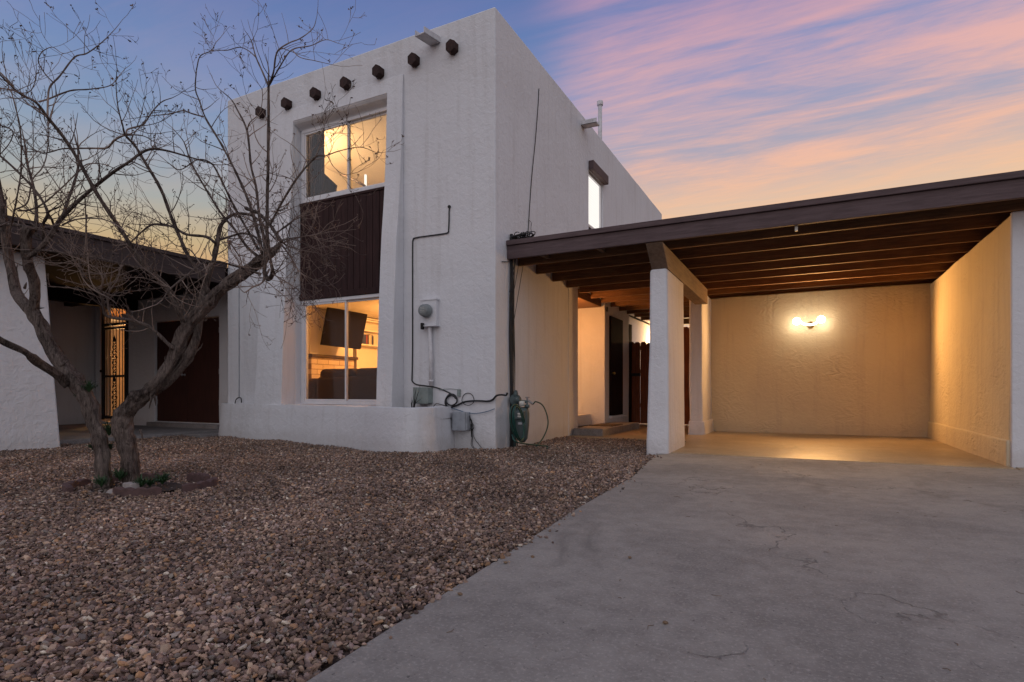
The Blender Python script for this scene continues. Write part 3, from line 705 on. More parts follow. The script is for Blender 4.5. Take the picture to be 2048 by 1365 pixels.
cable([(912, 797), (903, 790), (893, 797), (891, 808), (898, 815), (912, 812), (930, 804), (955, 802), (975, 803), (985, 800), (993, 792), (1003, 790), (1012, 791), (1015, 786)], .013,
      'thick black cable winding from the loops round the house corner', off=.03)
cable([(893, 813), (915, 820), (935, 826), (955, 827), (975, 823), (989, 818)], .005, 'thin blue wire sagging above the telephone box', 'bluewire', .03)
cable([(878, 780), (900, 778), (918, 780)], .004, 'short thin wire between junction box and splitter', 'sage', .02)
cable([(894, 812), (896, 825), (899, 835), (905, 837), (914, 837)], .006, 'short dark wire dropping to the telephone box', off=.03)
cable([(866, 815), (872, 808), (880, 809), (893, 813)], .006, 'short curled wire on top of the planter end', off=.05)
cable([(478, 560), (478, 700), (478, 795)], .006, 'thin pale wire on the front wall left of the windows', 'lgrey')
cable([(470, 808), (472, 800), (477, 796), (482, 797), (483, 806)], .009, 'short looped dark cable above the left end of planter', off=.05)
# side wall bundle
bdl = thing('cable_bundle', 'thick black bundle of cables running down the house corner', 'cable bundle', (SX + .04, 7.1, -.03))
for k in range(6):
    P = []
    yb = 7.06 + .018 * k
    for z in [2.95, 2.7, 2.3, 1.9, 1.5, 1.1, .7, .35, .05, -.03]:
        P.append((SX + .02 + .008 * (k % 3), yb + .015 * math.sin(z * 3 + k) + (.05 * (k - 2) if z < .7 and k > 3 else 0) * (.7 - z), z))
    MB().tube(spl(P, 4), .011 if k < 4 else .006, 6).build('strand', M['black'], bdl)
for i, (x0_, y0_, x1_, y1_) in enumerate(((1034, 505, 1020, 600), (1042, 505, 1021, 620), (1048, 520, 1022, 680), (1034, 500, 1019, 585))):
    p0, p1 = onX(x0_, y0_, SX + .1), onX(x1_, y1_, SX + .05); md_ = (p0 + p1) / 2 + Vector((0, -.03, -.08))
    tag(MB().tube(spl([p0, md_, p1], 6), .004, 5).build('hanging_wire', M['black']), ['second', 'third', 'longest and outermost', 'shortest and innermost'][i] + ' loose wire slanting from carport eave to cable bundle', 'wire', 'loose wires at the carport corner')
tg = MB()
for k in range(16):
    c0 = Vector((SX + .10, 7.12, 2.90)); P = []
    ax, ay, az = RND.uniform(.03, .13), RND.uniform(.03, .08), RND.uniform(.01, .035); ph = RND.uniform(0, 6); ox = RND.uniform(-.06, .20)
    for j in range(15): t_ = j / 14 * math.pi * 1.8 + ph; P.append(c0 + Vector((ox + ax * math.cos(t_), ay * math.sin(t_), az * math.sin(t_ * 1.3) + .03 * k / 16)))
    tg.tube(P, .006, 5)
tag(tg.build('cable_tangle', M['black']), 'tangled coil of wires on the roof corner beside the wall', 'cable tangle')
cable([(1078, 178), (1076, 215), (1071, 280), (1064, 350), (1059, 420), (1057, 455), (1054, 480)], .006, 'long thin wire hanging down the upper side wall', plane='X', off=.012, name='wall_wire')
cable([(1057, 440), (1063, 447), (1062, 460), (1068, 475), (1062, 480)], .004, 'short doubled wire end looping above the carport roof', plane='X', off=.02, name='wall_wire')
cable([(1004, 524), (1018, 524)], .006, 'short horizontal wire stub near the top of the bundle', plane='X')

# ------------------------------------------------------------------ gas meter and hose
gx_ = SX + .20; gy = onX(1043, 860, gx_).y
def gp(x, y, X=gx_): return onX(x, y, X)
gm = thing('gas_meter', 'grey-green gas meter with regulator at the foot of house corner', 'gas meter', (gx_, gy, 0))
c = gp(1045, 850); zt = gp(1045, 817).z; zb = gp(1045, 885).z
prof = [(.03, zb), (.07, zb + .05), (.092, (zb + zt) / 2), (.095, zt - .07), (.08, zt), (.04, zt + .015)]
bm_ = MB().lathe((c.x, c.y, 0), prof, 22)
bm_.build('meter_body', M['gasm'], gm)
MB().box((c.x - .06, c.y - .125, zt - .15), (c.x + .075, c.y - .05, zt - .03)).build('index_housing', M['gasm'], gm, .015, 3)
pi_ = MB().box((c.x - .01, c.y - .137, zt - .12), (c.x + .065, c.y - .125, zt - .06)).build('index_plate', M['plate'], gm, .004)
b = MB()
for k in range(4): b.lathe((c.x - .0 + k * .018, c.y - .138, zt - .088), [(.007, 0), (.007, .002)], 10, (0, -1, 0))
b.build('index_dials', M['black'], pi_)
MB().box((c.x - .02, c.y - .102, zt - .22), (c.x + .04, c.y - .09, zt - .19)).build('rating_plate', M['lgrey'], gm, .002)
zr = gp(1034, 800).z
MB().tube([(c.x - .07, c.y, zt), (c.x - .07, c.y, zr - .06)], .024, 12).lathe((c.x - .07, c.y, zt + .01), [(.036, 0), (.036, .05)], 8).build('inlet_pipe', M['gasm'], gm)
MB().tube([(c.x + .07, c.y, zt), (c.x + .07, c.y, zt + .09), (c.x - .15, c.y, zt + .09)], .02, 12).lathe((c.x + .07, c.y, zt + .01), [(.036, 0), (.036, .04)], 8).build('outlet_pipe', M['gasm'], gm)
MB().lathe((c.x - .10, c.y - .01, zr - .01), [(.03, -.06), (.06, -.045), (.088, -.012), (.092, 0), (.088, .012), (.05, .03), (.04, .07), (.03, .08)], 20, (.75, -.55, .25)).build('regulator', M['gasm'], gm)
MB().lathe((c.x - .10, c.y - .01, zr + .03), [(.035, 0), (.035, .05), (.02, .10)], 12, (0, 0, 1)).build('regulator_cap', M['gasm'], gm)
MB().tube([(c.x - .1, c.y, zr - .05), (c.x - .13, c.y + .02, .3), (c.x - .13, c.y + .02, -.03)], .022, 10).build('riser_pipe', M['gasm'], gm)
MB().lathe((c.x + .02, c.y - .06, zt + .03), [(.04, 0), (.04, .065), (.03, .07)], 14).build('white_filter', M['plate'], gm)
fc = thing('garden_faucet', 'small wall faucet feeding the green garden hose', 'faucet', tuple(gp(1056, 800)))
q = gp(1056, 803, SX + .16)
MB().tube([(SX, q.y, q.z), (SX + .18, q.y, q.z), (SX + .24, q.y, q.z - .04)], .017, 10).lathe((SX + .15, q.y, q.z + .01), [(.014, 0), (.014, .04)], 8).build('spout', M['wmetal'], fc)
MB().lathe((SX + .15, q.y, q.z + .05), [(.035, 0), (.035, .012)], 6).build('handle', M['wmetal'], fc)
hb = MB()
for k in range(3):
    cxk, czk = RND.uniform(1032, 1038), RND.uniform(843, 848); rx_, rz_ = RND.uniform(7, 16), RND.uniform(32, 40); P = []
    for j in range(29):
        t_ = 2 * math.pi * j / 28; P.append(gp(cxk + rx_ * math.cos(t_) + 5 * math.sin(t_), czk + rz_ * math.sin(t_), gx_ + .13 + .012 * k))
    hb.tube(P, .0095, 8)
hb.tube(spl([(SX + .24, q.y, q.z - .04), gp(1072, 804, SX + .28), gp(1086, 812, SX + .32), gp(1095, 835, SX + .36), gp(1095, 855, SX + .4), gp(1085, 878, SX + .42), gp(1072, 893, SX + .46)] , 8), .0095, 8)
hb.tube(spl([gp(1024, 870, gx_ + .1), gp(1035, 885, gx_ + .2), (SX + .5, 7.2, .01), (SX + .6, 7.0, .0)], 8), .0095, 8)
tag(hb.build('garden_hose', M['hose']), 'green garden hose coiled over the gas meter', 'hose')

# ------------------------------------------------------------------ carport
CP = thing('carport', 'flat roofed carport with dark rafters on white stucco pillars', 'carport', (-.5, 9.3, 0))
RX1 = 5.5
MB().box((SX + .003, 7.05, 2.74), (RX1, 14.4, 2.80)).build('roof_deck', M['joist'], CP, .004)
bx('fascia', M['fascia'], (SX + .004, 6.985, 2.585), (RX1, 7.035, 2.765), CP, .004)
bx('fascia_trim', M['fascia'], (SX + .004, 6.955, 2.768), (RX1, 7.03, 2.835), CP, .006)
js = [7.33 + .625 * k for k in range(12)]
for k, y in enumerate(js):
    jj = bx('rafter', M['joist'], (SX + .01, y - .022, 2.553 + .004 * math.sin(k * 2.1)), (RX1, y + .022, 2.738), CP, .003)
    if k == 4 or k == 5: pass
for yb, xs_ in ((7.18, -3.2), (7.18, -2.4)):
    bx('roof_block', M['beam'], (xs_, 7.06, 2.60), (xs_ + .05, 7.30, 2.64), CP, .003)
# main beam with slanted front end
b = MB(); xa, xb, zb_, zt_ = -1.72, -1.515, 2.29, 2.55
b.hexa([(xa, 7.22, zb_), (xb, 7.22, zb_), (xb, 10.45, zb_), (xa, 10.45, zb_), (xa, 6.90, zt_), (xb, 6.90, zt_), (xb, 10.45, zt_), (xa, 10.45, zt_)])
b.build('beam', M['beam'], CP, .008)
b = MB(); xa, xb = 1.98, 2.2
b.hexa([(xa, 7.2, 2.40), (xb, 7.2, 2.40), (xb, 11.4, 2.40), (xa, 11.4, 2.40), (xa, 7.0, 2.55), (xb, 7.0, 2.55), (xb, 11.4, 2.55), (xa, 11.4, 2.55)])
def pillar(base, topv, z1, name='pillar', mat='stucco', bev=.05, z0=-.1):
    (x0, x1, y0, y1), (a0, a1, b0, b1) = base, topv
    def wp(p):
        t_ = max(0, min(1, (p.z - 0) / (z1))); e = lerp([(0, 0), (.3, .45), (.62, .85), (1, 1)], t_)
        u_, v_ = p.x, p.y
        return Vector((x0 + (a0 - x0) * e + u_ * ((x1 - x0) + ((a1 - a0) - (x1 - x0)) * e), y0 + (b0 - y0) * e + v_ * ((y1 - y0) + ((b1 - b0) - (y1 - y0)) * e), p.z))
    return voxels(name, M[mat], [0, .33, .66, 1], [0, .25, .5, .75, 1], [z0, z1], lambda x, y, z: True, CP, .22, bev, .012, wp, 3)
pillar((-1.755, -1.475, 7.06, 8.16), (-1.735, -1.515, 7.17, 8.25), 2.29)
pillar((-1.84, -1.60, 10.52, 11.548), (-1.82, -1.60, 10.40, 11.548), 2.55, bev=.03)
pillar((-1.86, -1.55, 10.50, 11.56), (-1.85, -1.575, 10.50, 11.56), .24, 'pillar_base', bev=.02)
# right wall with plinth, front end face exposed
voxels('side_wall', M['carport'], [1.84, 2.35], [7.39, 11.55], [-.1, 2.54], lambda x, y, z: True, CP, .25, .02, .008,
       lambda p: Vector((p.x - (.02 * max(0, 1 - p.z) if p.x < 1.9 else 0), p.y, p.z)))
bx('wall_end', M['stucco'], (1.83, 7.33, -.1), (2.36, 7.384, 2.545), CP, .012)  # thin sheet keeps the end face free of the amber lamplight tint
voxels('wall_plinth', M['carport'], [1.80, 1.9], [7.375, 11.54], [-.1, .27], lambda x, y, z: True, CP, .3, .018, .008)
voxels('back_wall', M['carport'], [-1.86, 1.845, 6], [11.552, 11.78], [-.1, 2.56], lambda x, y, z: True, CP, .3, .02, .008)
bx('ceiling_hook', M['plate'], (-.10, 7.04, 2.53), (-.07, 7.07, 2.60), CP, .002)
# wall lamp with two lit bulbs
wl = thing('wall_lamp', 'twin bulb wall lamp glowing on carport back wall', 'lamp', (.09, 11.5, 1.95))
MB().lathe((.09, 11.545, 1.95), [(.06, 0), (.06, .015), (.035, .03), (.03, .07)], 20, (0, -1, 0)).build('mount', M['brass'], wl)
for bxx, bz in ((-.13, 2.0), (.25, 2.01)):
    MB().tube([(.09, 11.48, 1.95), (.09 + (bxx - .09) * .5, 11.44, 1.965), (bxx * .8 + .02, 11.32, bz)], .016, 8).lathe((bxx, 11.25, bz), [(.001, -.065), (.038, -.052), (.06, -.02), (.064, .01), (.05, .042), (.03, .065), (.028, .08)], 18, (.25 if bxx < 0 else -.25, .9, .05)).build('bulb', M['bulb'], wl)
    # lamp light
    point('bulb_light', (bxx + (-.07 if bxx < 0 else .07), 11.15, bz - .02), 1.3, (1, .60, .24), .06)
    point('bulb_glow', (bxx + (-.05 if bxx < 0 else .06), 11.44, bz - .04), .75, (1, .86, .68), .02)
    l = bpy.data.lights.new('flood_light', 'SPOT'); l.energy = 115 if bxx < 0 else 200; l.color = (1, .505, .16); l.spot_size = math.radians(150); l.spot_blend = .6; l.shadow_soft_size = .05
    o = bpy.data.objects.new('flood_light', l); COL.objects.link(o); o.location = (bxx, 11.12, bz - .02)
    o.rotation_euler = Vector((-.5 if bxx < 0 else .5, -1, -.15)).to_track_quat('-Z', 'Y').to_euler()

# ------------------------------------------------------------------ entry light, mat, fence, passage
el = thing('porch_lamp', 'small lit porch lamp inside the side door recess', 'lamp', (-4.3, 9.79, 2.1))
MB().lathe((-4.3, 9.87, 2.05), [(.02, -.1), (.05, -.08), (.06, .02), (.04, .06)], 14).build('globe', emit('lit_porch', (1, .7, .4), 8), el)
MB().box((-4.35, 9.765, 2.0), (-4.25, 9.80, 2.15)).build('mount', M['iron'], el, .004)
point('porch_light', (-4.2, 9.98, 2.0), 52, (1, .38, .09), .06)
tag(bx('doormat', M['mat'], (-3.60, 10.2, .121), (-3.15, 10.9, .135), None, .004), 'thin brown doormat on the entry step', 'doormat')
fn = thing('fence', 'reddish cedar plank fence closing the passage behind the carport', 'fence', (-2.7, 13.4, 0))
x = -3.88; k = 0
while x < -.9:
    w_ = .135; zt = 1.93 + RND.uniform(-.03, .03) if x < -2.75 else 2.25 + RND.uniform(-.02, .02); g = RND.choice([.002, .003, .004, .010])
    MB().add([(x, 13.38, .02), (x + w_, 13.38, .02), (x + w_, 13.38, zt - .04), (x + w_ - .03, 13.38, zt), (x + .03, 13.38, zt), (x, 13.38, zt - .04),
              (x, 13.4, .02), (x + w_, 13.4, .02), (x + w_, 13.4, zt - .04), (x + w_ - .03, 13.4, zt), (x + .03, 13.4, zt), (x, 13.4, zt - .04)],
             [(0, 1, 2, 3, 4, 5), (11, 10, 9, 8, 7, 6)] + [(i, (i + 6), (i + 1) % 6 + 6, (i + 1) % 6) for i in range(6)]).build('plank', M['fence'], fn)
    x += w_ + g; k += 1
for z in (.4, 1.2, 1.75): bx('rail', M['fence'], (-3.9, 13.402, z), (-.9, 13.44, z + .09), fn, .003)
bx('latch', M['iron'], (-3.70, 13.32, 1.13), (-3.45, 13.375, 1.20), fn, .004)
bx('lintel_board', M['beam'], (-2.9, 13.3, 2.30), (-.9, 13.37, 2.42), fn, .004)
bx('gate_post', M['door'], (-3.78, 13.16, -.03), (-3.66, 13.40, 2.35), fn, .004)
rwg = MB().box((-3.94, 15.2, 1.75), (-3.93 + .05, 15.8, 2.2))
yw = thing('yard_building', 'white lit garden building seen over the cedar fence', 'building', (-3, 19, 0))
MB().box((-3.88, 17.5, -.05), (-.2, 17.7, 2.75)).build('wall', M['stucco'], yw, .02)
MB().box((-3.7, 17.46, 1.6), (-3.2, 17.498, 2.25)).build('window', M['vinyl'], yw, .005)
yl = thing('yard_lamp', 'glaring wall lamp behind the fence beside the pillar', 'lamp', (-3.45, 16.9, 2.2))
MB().lathe((-3.86, 16.3, 2.10), [(.03, 0), (.07, .03), (.06, .1), (.02, .13)], 14).build('globe', M['bulb'], yl)
point('yard_light', (-3.5, 16.3, 2.15), 85, (1, .56, .22), .05)

# ------------------------------------------------------------------ neighbour's house on the left
NB = thing('neighbour_house', 'single storey white neighbour house with dark porch roof on the left', 'house', (-11, 4, 0))
voxels('wall', M['nstucco'], [-9.75, -9.4], [-4, 4.12], [-.15, 2.64], lambda x, y, z: True, NB, .3, .03, .01,
       lambda p: Vector((p.x + (.25 * max(0, 1 - p.z / 2.6) if p.x > -9.5 else 0), p.y + (.08 * max(0, 1 - p.z / 2.6) if p.y > 4 else 0), p.z)))
NY = 7.2
dA, dB = -12.03, -10.01; gA, gB = -14.08, -12.98
def ns(x, y, z):
    if inb(y, NY, 7.45):
        if inb(x, dA, dB) and inb(z, .15, 2.21): return False
        if inb(x, gA, gB) and .1 < z < 2.68: return False
        return x > -14.35
    return x < -14.3
voxels('porch_wall', M['stucco'], [-14.55, -14.3, gA, gB, dA, dB, -9.06], [1.5, NY, 7.45], [-.1, .1, .15, 2.21, 2.68, 2.9], ns, NB, .35, .02, .006)
MB().box((-16, -4, 2.70), (-9.06, 7.19, 2.95)).build('roof', M['door'], NB, .01)
MB().box((-16, 7.46, 2.70), (-9.04, 12, 2.90)).build('rear_roof', M['joist'], NB, .01)
bx('fascia', M['nfascia'], (-9.055, -4, 2.64), (-9.0, 6.60, 2.93), NB, .004)
bx('fascia_trim', M['nfascia'], (-9.05, -4, 2.932), (-8.97, 6.62, 2.99), NB, .005)
bx('porch_beam', M['door'], (-12.75, 2, 2.49), (-12.6, 7.19, 2.695), NB, .005)
bx('porch_beam', M['door'], (-14.29, 6.6, 2.62), (-12.76, 6.75, 2.698), NB, .005)
dd = MB().box((dA + .01, NY + .04, .155), (-11.025, NY + .08, 2.2)).build('double_door', M['dbl'], NB, .005)
MB().box((-11.015, NY + .04, .155), (dB - .01, NY + .08, 2.2)).build('double_door', M['dbl'], NB, .005)
MB().lathe((-11.10, NY + .04, 1.1), [(.025, 0), (.025, .01), (.012, .02), (.012, .04), (.028, .055), (.02, .075)], 12, (0, -1, 0)).build('handle', M['wmetal'], dd)
b = MB()
for xx in (dA + .02, dB - .04):
    for z in (.5, 1.1, 1.9): b.box((xx, NY + .03, z), (xx + .02, NY + .039, z + .1))
b.build('hinge', M['wmetal'], dd)
bx('door_step', M['porch'], (dA - .1, NY - .12, .045), (dB + .12, NY - .001, .135), NB, .01)
bx('yard_wall', M['orange'], (-19.5, 8.9, -.1), (-12.0, 9.05, 2.68), NB, .01)
# iron security gate
gt = thing('security_gate', 'ornate black iron security gate with warm light behind it', 'gate', ((gA + gB) / 2, NY, .12))
b = MB(); g0, g1 = gA + .03, gB - .03
b.box((g0, NY + .02, .14), (g0 + .06, NY + .06, 2.66)); b.box((g1 - .11, NY + .02, .14), (g1, NY + .06, 2.66)); b.box((g0 + .06, NY + .02, 2.60), (g1 - .11, NY + .06, 2.66))
b.box((g0 + .06, NY + .02, 2.22), (g1 - .11, NY + .06, 2.28)); b.build('gate_frame', M['iron'], gt, .004)
b = MB(); q0, q1 = g0 + .07, g1 - .12
b.box((q0, NY + .02, 2.14), (q1, NY + .05, 2.19)); b.box((q0, NY + .02, 1.08), (q1, NY + .05, 1.13)); b.box((q0, NY + .02, .16), (q1, NY + .05, .23))
b.box((q0, NY + .02, .23), (q0 + .04, NY + .05, 2.14)); b.box((q1 - .04, NY + .02, .23), (q1, NY + .05, 2.14))
lf_ = b.build('gate_leaf', M['iron'], gt, .003)
for k in range(1, 7):
    xx = q0 + (q1 - q0) * k / 7
    MB().tube([(xx, NY + .035, .2), (xx, NY + .035, 2.17)], .009, 6).build('bar', M['iron'], gt)
b = MB(); xc = q0 + (q1 - q0) * .5
for zc in (1.5, .62):
    for k in range(-3, 4):
        z = zc + k * .115; s_ = .05 + .04 * (1 - abs(k) / 3.5)
        for sg in (-1, 1):
            P = [(xc, NY + .03, z - .04), (xc + sg * s_ * .8, NY + .03, z - .01), (xc + sg * s_, NY + .03, z + .03), (xc + sg * s_ * .5, NY + .03, z + .055), (xc + sg * s_ * .35, NY + .03, z + .02)]
            b.tube(spl(P, 4), .010, 5)
    b.lathe((xc, NY + .03, zc + .42), [(.004, -.06), (.03, -.02), (.02, .02), (.002, .09)], 8)
b.build('scrollwork', M['iron'], gt)
b = MB()
for k in range(1, 7):
    xx = q0 + (q1 - q0) * k / 7; b.tube([(xx, NY + .035, 2.28), (xx, NY + .035, 2.6)], .009, 6)
b.build('transom_bars', M['iron'], gt)
MB().box((q0 + .02, NY - .02, 1.15), (q0 + .10, NY + .015, 1.45)).lathe((q0 + .06, NY - .02, 1.22), [(.02, 0), (.03, .05)], 10, (0, -1, 0)).build('lock_box', M['iron'], gt, .003)
sl_ = thing('security_lamp', 'small white double head security lamp above the iron gate corner', 'lamp', (-12.86, NY, 2.39))
MB().box((-12.92, NY - .03, 2.36), (-12.80, NY, 2.50)).build('mount', M['whitepaint'], sl_, .01)
for sx_ in (-1, 1): MB().lathe((-12.86 + sx_ * .07, NY - .03, 2.40), [(.02, 0), (.035, .03), (.065, .10), (.06, .11)], 14, (sx_ * .4, -1, -.4)).build('lamp_head', M['whitepaint'], sl_)
gl_ = thing('courtyard_lamp', 'warm courtyard lamp glowing behind the iron gate', 'lamp', (-14.0, 8.3, 2.2))
MB().lathe((-14.6, 8.3, 2.42), [(.03, 0), (.07, .03), (.06, .1), (.02, .13)], 14).build('globe', emit('lit_court', (1, .6, .25), 6), gl_)
point('courtyard_light', (-14.9, 8.2, 1.7), 110, (1, .52, .18), .06)

# ------------------------------------------------------------------ gravel (nobody could count it)
def build_gravel():
    rng = np.random.default_rng(3)
    cols = np.array([2.08, 2.12, 1.95]) * np.array([(.155, .100, .080), (.115, .072, .060), (.20, .135, .11), (.085, .055, .05), (.17, .12, .115), (.24, .17, .135), (.18, .10, .06), (.13, .105, .10), (.07, .045, .042), (.30, .25, .22)])
    pw = np.array([.2, .18, .12, .13, .12, .07, .06, .06, .04, .02]); pw /= pw.sum()
    # driveway edge as x(y)
    ey = np.array([e[1] for e in ed][::-1]); ex = np.array([e[0] for e in ed][::-1])
    noise1 = lambda q: np.sin(q * 3.1) * .5 + np.sin(q * 7.7 + 1) * .35 + np.sin(q * 17 + 2) * .25
    def sample(dmin, dmax, sp):
        n = int((9.0 * 10.6) / sp ** 2)
        x = rng.uniform(-9.9, -.7, n); y = rng.uniform(.5, 9.4, n); n_ = n
        f = x * _F[0] + y * _F[1]; r = x * _R[0] + y * _R[1]
        ok = (f > max(dmin, 1.2)) & (f <= dmax) & (np.abs(r) < f * .93 + .4)
        ok &= x < np.interp(y, ey, ex) + .03 * noise1(y) + np.where(rng.random(n) < .06, np.abs(rng.normal(0, .05, n)), rng.normal(0, .012, n)) - .015
        ok &= ~((x > SX - .03) & (y > 9.15)); ok &= ~((y > 6.62) & (x < SX + .04)); ok &= ~((x > -1.78) & (y > 7.05))
        ply = np.interp(x, [p[0] for p in pl[:8]], [p[1] for p in pl[:8]], left=6.75, right=99)
        ok &= ~((y > ply - .02) & (x < -4.27)); ok &= ~((x < -9.14) & (y < 4.25)); ok &= ~((x < -9.6))
        tr = (x + 4.72) ** 2 / .42 ** 2 + (y - 2.68) ** 2 / .30 ** 2
        ok &= ~((tr < 1) & (rng.random(n) < .8))
        return x[ok], y[ok]
    t = (1 + 5 ** .5) / 2
    ico = np.array([(-1, t, 0), (1, t, 0), (-1, -t, 0), (1, -t, 0), (0, -1, t), (0, 1, t), (0, -1, -t), (0, 1, -t), (t, 0, -1), (t, 0, 1), (-t, 0, -1), (-t, 0, 1)], float); ico /= np.linalg.norm(ico[0])
    icf = np.array([(0, 11, 5), (0, 5, 1), (0, 1, 7), (0, 7, 10), (0, 10, 11), (1, 5, 9), (5, 11, 4), (11, 10, 2), (10, 7, 6), (7, 1, 8), (3, 9, 4), (3, 4, 2), (3, 2, 6), (3, 6, 8), (3, 8, 9), (4, 9, 5), (2, 4, 11), (6, 2, 10), (8, 6, 7), (9, 8, 1)])
    oc = np.array([(1, 0, 0), (-1, 0, 0), (0, 1, 0), (0, -1, 0), (0, 0, 1), (0, 0, -1)], float)
    ocf = np.array([(0, 2, 4), (2, 1, 4), (1, 3, 4), (3, 0, 4), (2, 0, 5), (1, 2, 5), (3, 1, 5), (0, 3, 5)])
    VV, FF, CC = [], [], []; base = 0
    for (d0_, d1_, sp, tv_, tf) in ((1.0, 4.0, .0118, ico, icf), (4.0, 7.0, .0165, oc, ocf), (7.0, 13, .021, oc, ocf)):
        x, y = sample(d0_, d1_, sp); n = len(x)
        big = rng.random(n) ** 2.2
        s = (.0056 + .0088 * big) * (1.0 if len(tv_) == 12 else 1.22)
        # random rotations
        q = rng.normal(size=(n, 4)); q /= np.linalg.norm(q, axis=1)[:, None]; a, b, c, d = q.T
        Rm = np.stack([1 - 2 * (c * c + d * d), 2 * (b * c - a * d), 2 * (b * d + a * c), 2 * (b * c + a * d), 1 - 2 * (b * b + d * d), 2 * (c * d - a * b), 2 * (b * d - a * c), 2 * (c * d + a * b), 1 - 2 * (b * b + c * c)], 1).reshape(n, 3, 3)
        v = tv_[None] * (1 + rng.uniform(-.36, .36, (n, len(tv_), 1)))
        v = v * np.stack([rng.uniform(.9, 1.5, n), rng.uniform(.7, 1.1, n), rng.uniform(.45, .8, n)], 1)[:, None, :]
        v = np.einsum('nij,nkj->nki', Rm, v); v[:, :, 2] *= .8; v *= s[:, None, None]
        und = .012 * np.sin(x * 2.1 + 1) * np.cos(y * 1.7) + .01 * np.sin(x * 5 + y * 3)
        z = -.016 + und + rng.uniform(-.008, .014, n) + s * .2
        edge = np.clip((np.interp(y, ey, ex) - x) / .15, 0, 1); z -= .006 * (1 - edge); z = np.where(x > np.interp(y, ey, ex), s * .45, z)
        v += np.stack([x, y, z], 1)[:, None, :]
        VV.append(v.reshape(-1, 3)); f_ = tf[None] + (np.arange(n) * len(tv_))[:, None, None] + base; FF.append(f_.reshape(-1, 3)); base += n * len(tv_)
        patch = 1 + .16 * np.sin(x * 1.9 + 2 * np.sin(y * 1.1)) * np.cos(y * 2.3 + 1) + .10 * np.sin(x * 5.3 + y * 4.1)
        cc = cols[rng.choice(len(cols), n, p=pw)] * (rng.uniform(.45, 1.55, n) * patch)[:, None]
        CC.append(np.repeat(cc, len(tf) * 3, axis=0))
    V_ = np.concatenate(VV).astype(np.float32); F_ = np.concatenate(FF).astype(np.int32); C2 = np.concatenate(CC)
    me = bpy.data.meshes.new('gravel'); me.vertices.add(len(V_)); me.vertices.foreach_set('co', V_.ravel())
    me.loops.add(len(F_) * 3); me.loops.foreach_set('vertex_index', F_.ravel()); me.polygons.add(len(F_))
    me.polygons.foreach_set('loop_start', np.arange(0, len(F_) * 3, 3, dtype=np.int32)); me.polygons.foreach_set('loop_total', np.full(len(F_), 3, np.int32))
    me.update(calc_edges=True); me.shade_flat()
    ca = me.color_attributes.new('Col', 'FLOAT_COLOR', 'CORNER'); ca.data.foreach_set('color', np.concatenate([C2, np.ones((len(C2), 1))], 1).astype(np.float32).ravel())
    me.materials.append(M['gravel']); o = bpy.data.objects.new('gravel', me); COL.objects.link(o); print('stones tris', len(F_))
    return tag(o, 'brown and pink landscaping gravel covering the front yard', None, None, 'stuff')
build_gravel()
lt = MB()
for i in range(150):
    x = RND.uniform(-6.5, -1.3); y = RND.uniform(1.2, 6.0)
    if x > -1.45: x -= .3
    a = RND.uniform(0, 6.28); l = RND.uniform(.02, .09); cz = .006
    lt.tube([(x, y, cz), (x + l * .5 * math.cos(a), y + l * .5 * math.sin(a), cz + .008), (x + l * math.cos(a + .3), y + l * math.sin(a + .3), cz)], [.0012, .0012, .0008], 3)
for i in range(70):
    x = RND.uniform(-1.0, 2.8); y = RND.uniform(1.3, 7.0); a = RND.uniform(0, 6.28); l = RND.uniform(.01, .05)
    lt.tube([(x, y, .0015), (x + l * .5 * math.cos(a), y + l * .5 * math.sin(a), .003), (x + l * math.cos(a + .5), y + l * math.sin(a + .5), .0015)], [.0012, .0012, .0007], 3)
tag(lt.build('twig_litter', M['dry']), 'dry twig litter scattered over the gravel and drive', None, None, 'stuff')
# strays on the drive edge
for i, (px, py) in enumerate(((1011, 1125), (985, 1112), (1065, 1113), (1260, 1115), (920, 1188), (1330, 1245))):
    p = onZ(px, py, .006); b = MB(); vs = []
    t_ = (1 + 5 ** .5) / 2; ic = [(-1, t_, 0), (1, t_, 0), (-1, -t_, 0), (1, -t_, 0), (0, -1, t_), (0, 1, t_), (0, -1, -t_), (0, 1, -t_), (t_, 0, -1), (t_, 0, 1), (-t_, 0, -1), (-t_, 0, 1)]
    fcs = [(0, 11, 5), (0, 5, 1), (0, 1, 7), (0, 7, 10), (0, 10, 11), (1, 5, 9), (5, 11, 4), (11, 10, 2), (10, 7, 6), (7, 1, 8), (3, 9, 4), (3, 4, 2), (3, 2, 6), (3, 6, 8), (3, 8, 9), (4, 9, 5), (2, 4, 11), (6, 2, 10), (8, 6, 7), (9, 8, 1)]
    b.add([(p.x + v[0] * .006 * RND.uniform(.7, 1.2), p.y + v[1] * .0045, p.z + v[2] * .003) for v in ic], fcs)
    tag(b.build('pebble', M['dry']), ['nearer stray pebble of the pair on the drive edge', 'stray pebble on the very edge of the drive by the gravel', 'lone stray pebble near the drive edge right of the pair', 'stray pebble in the middle of the concrete drive', 'nearest stray pebble beside the gravel corner of the drive', 'stray pebble closest to the camera on the open concrete'][i], 'pebble', 'stray pebbles on the driveway')

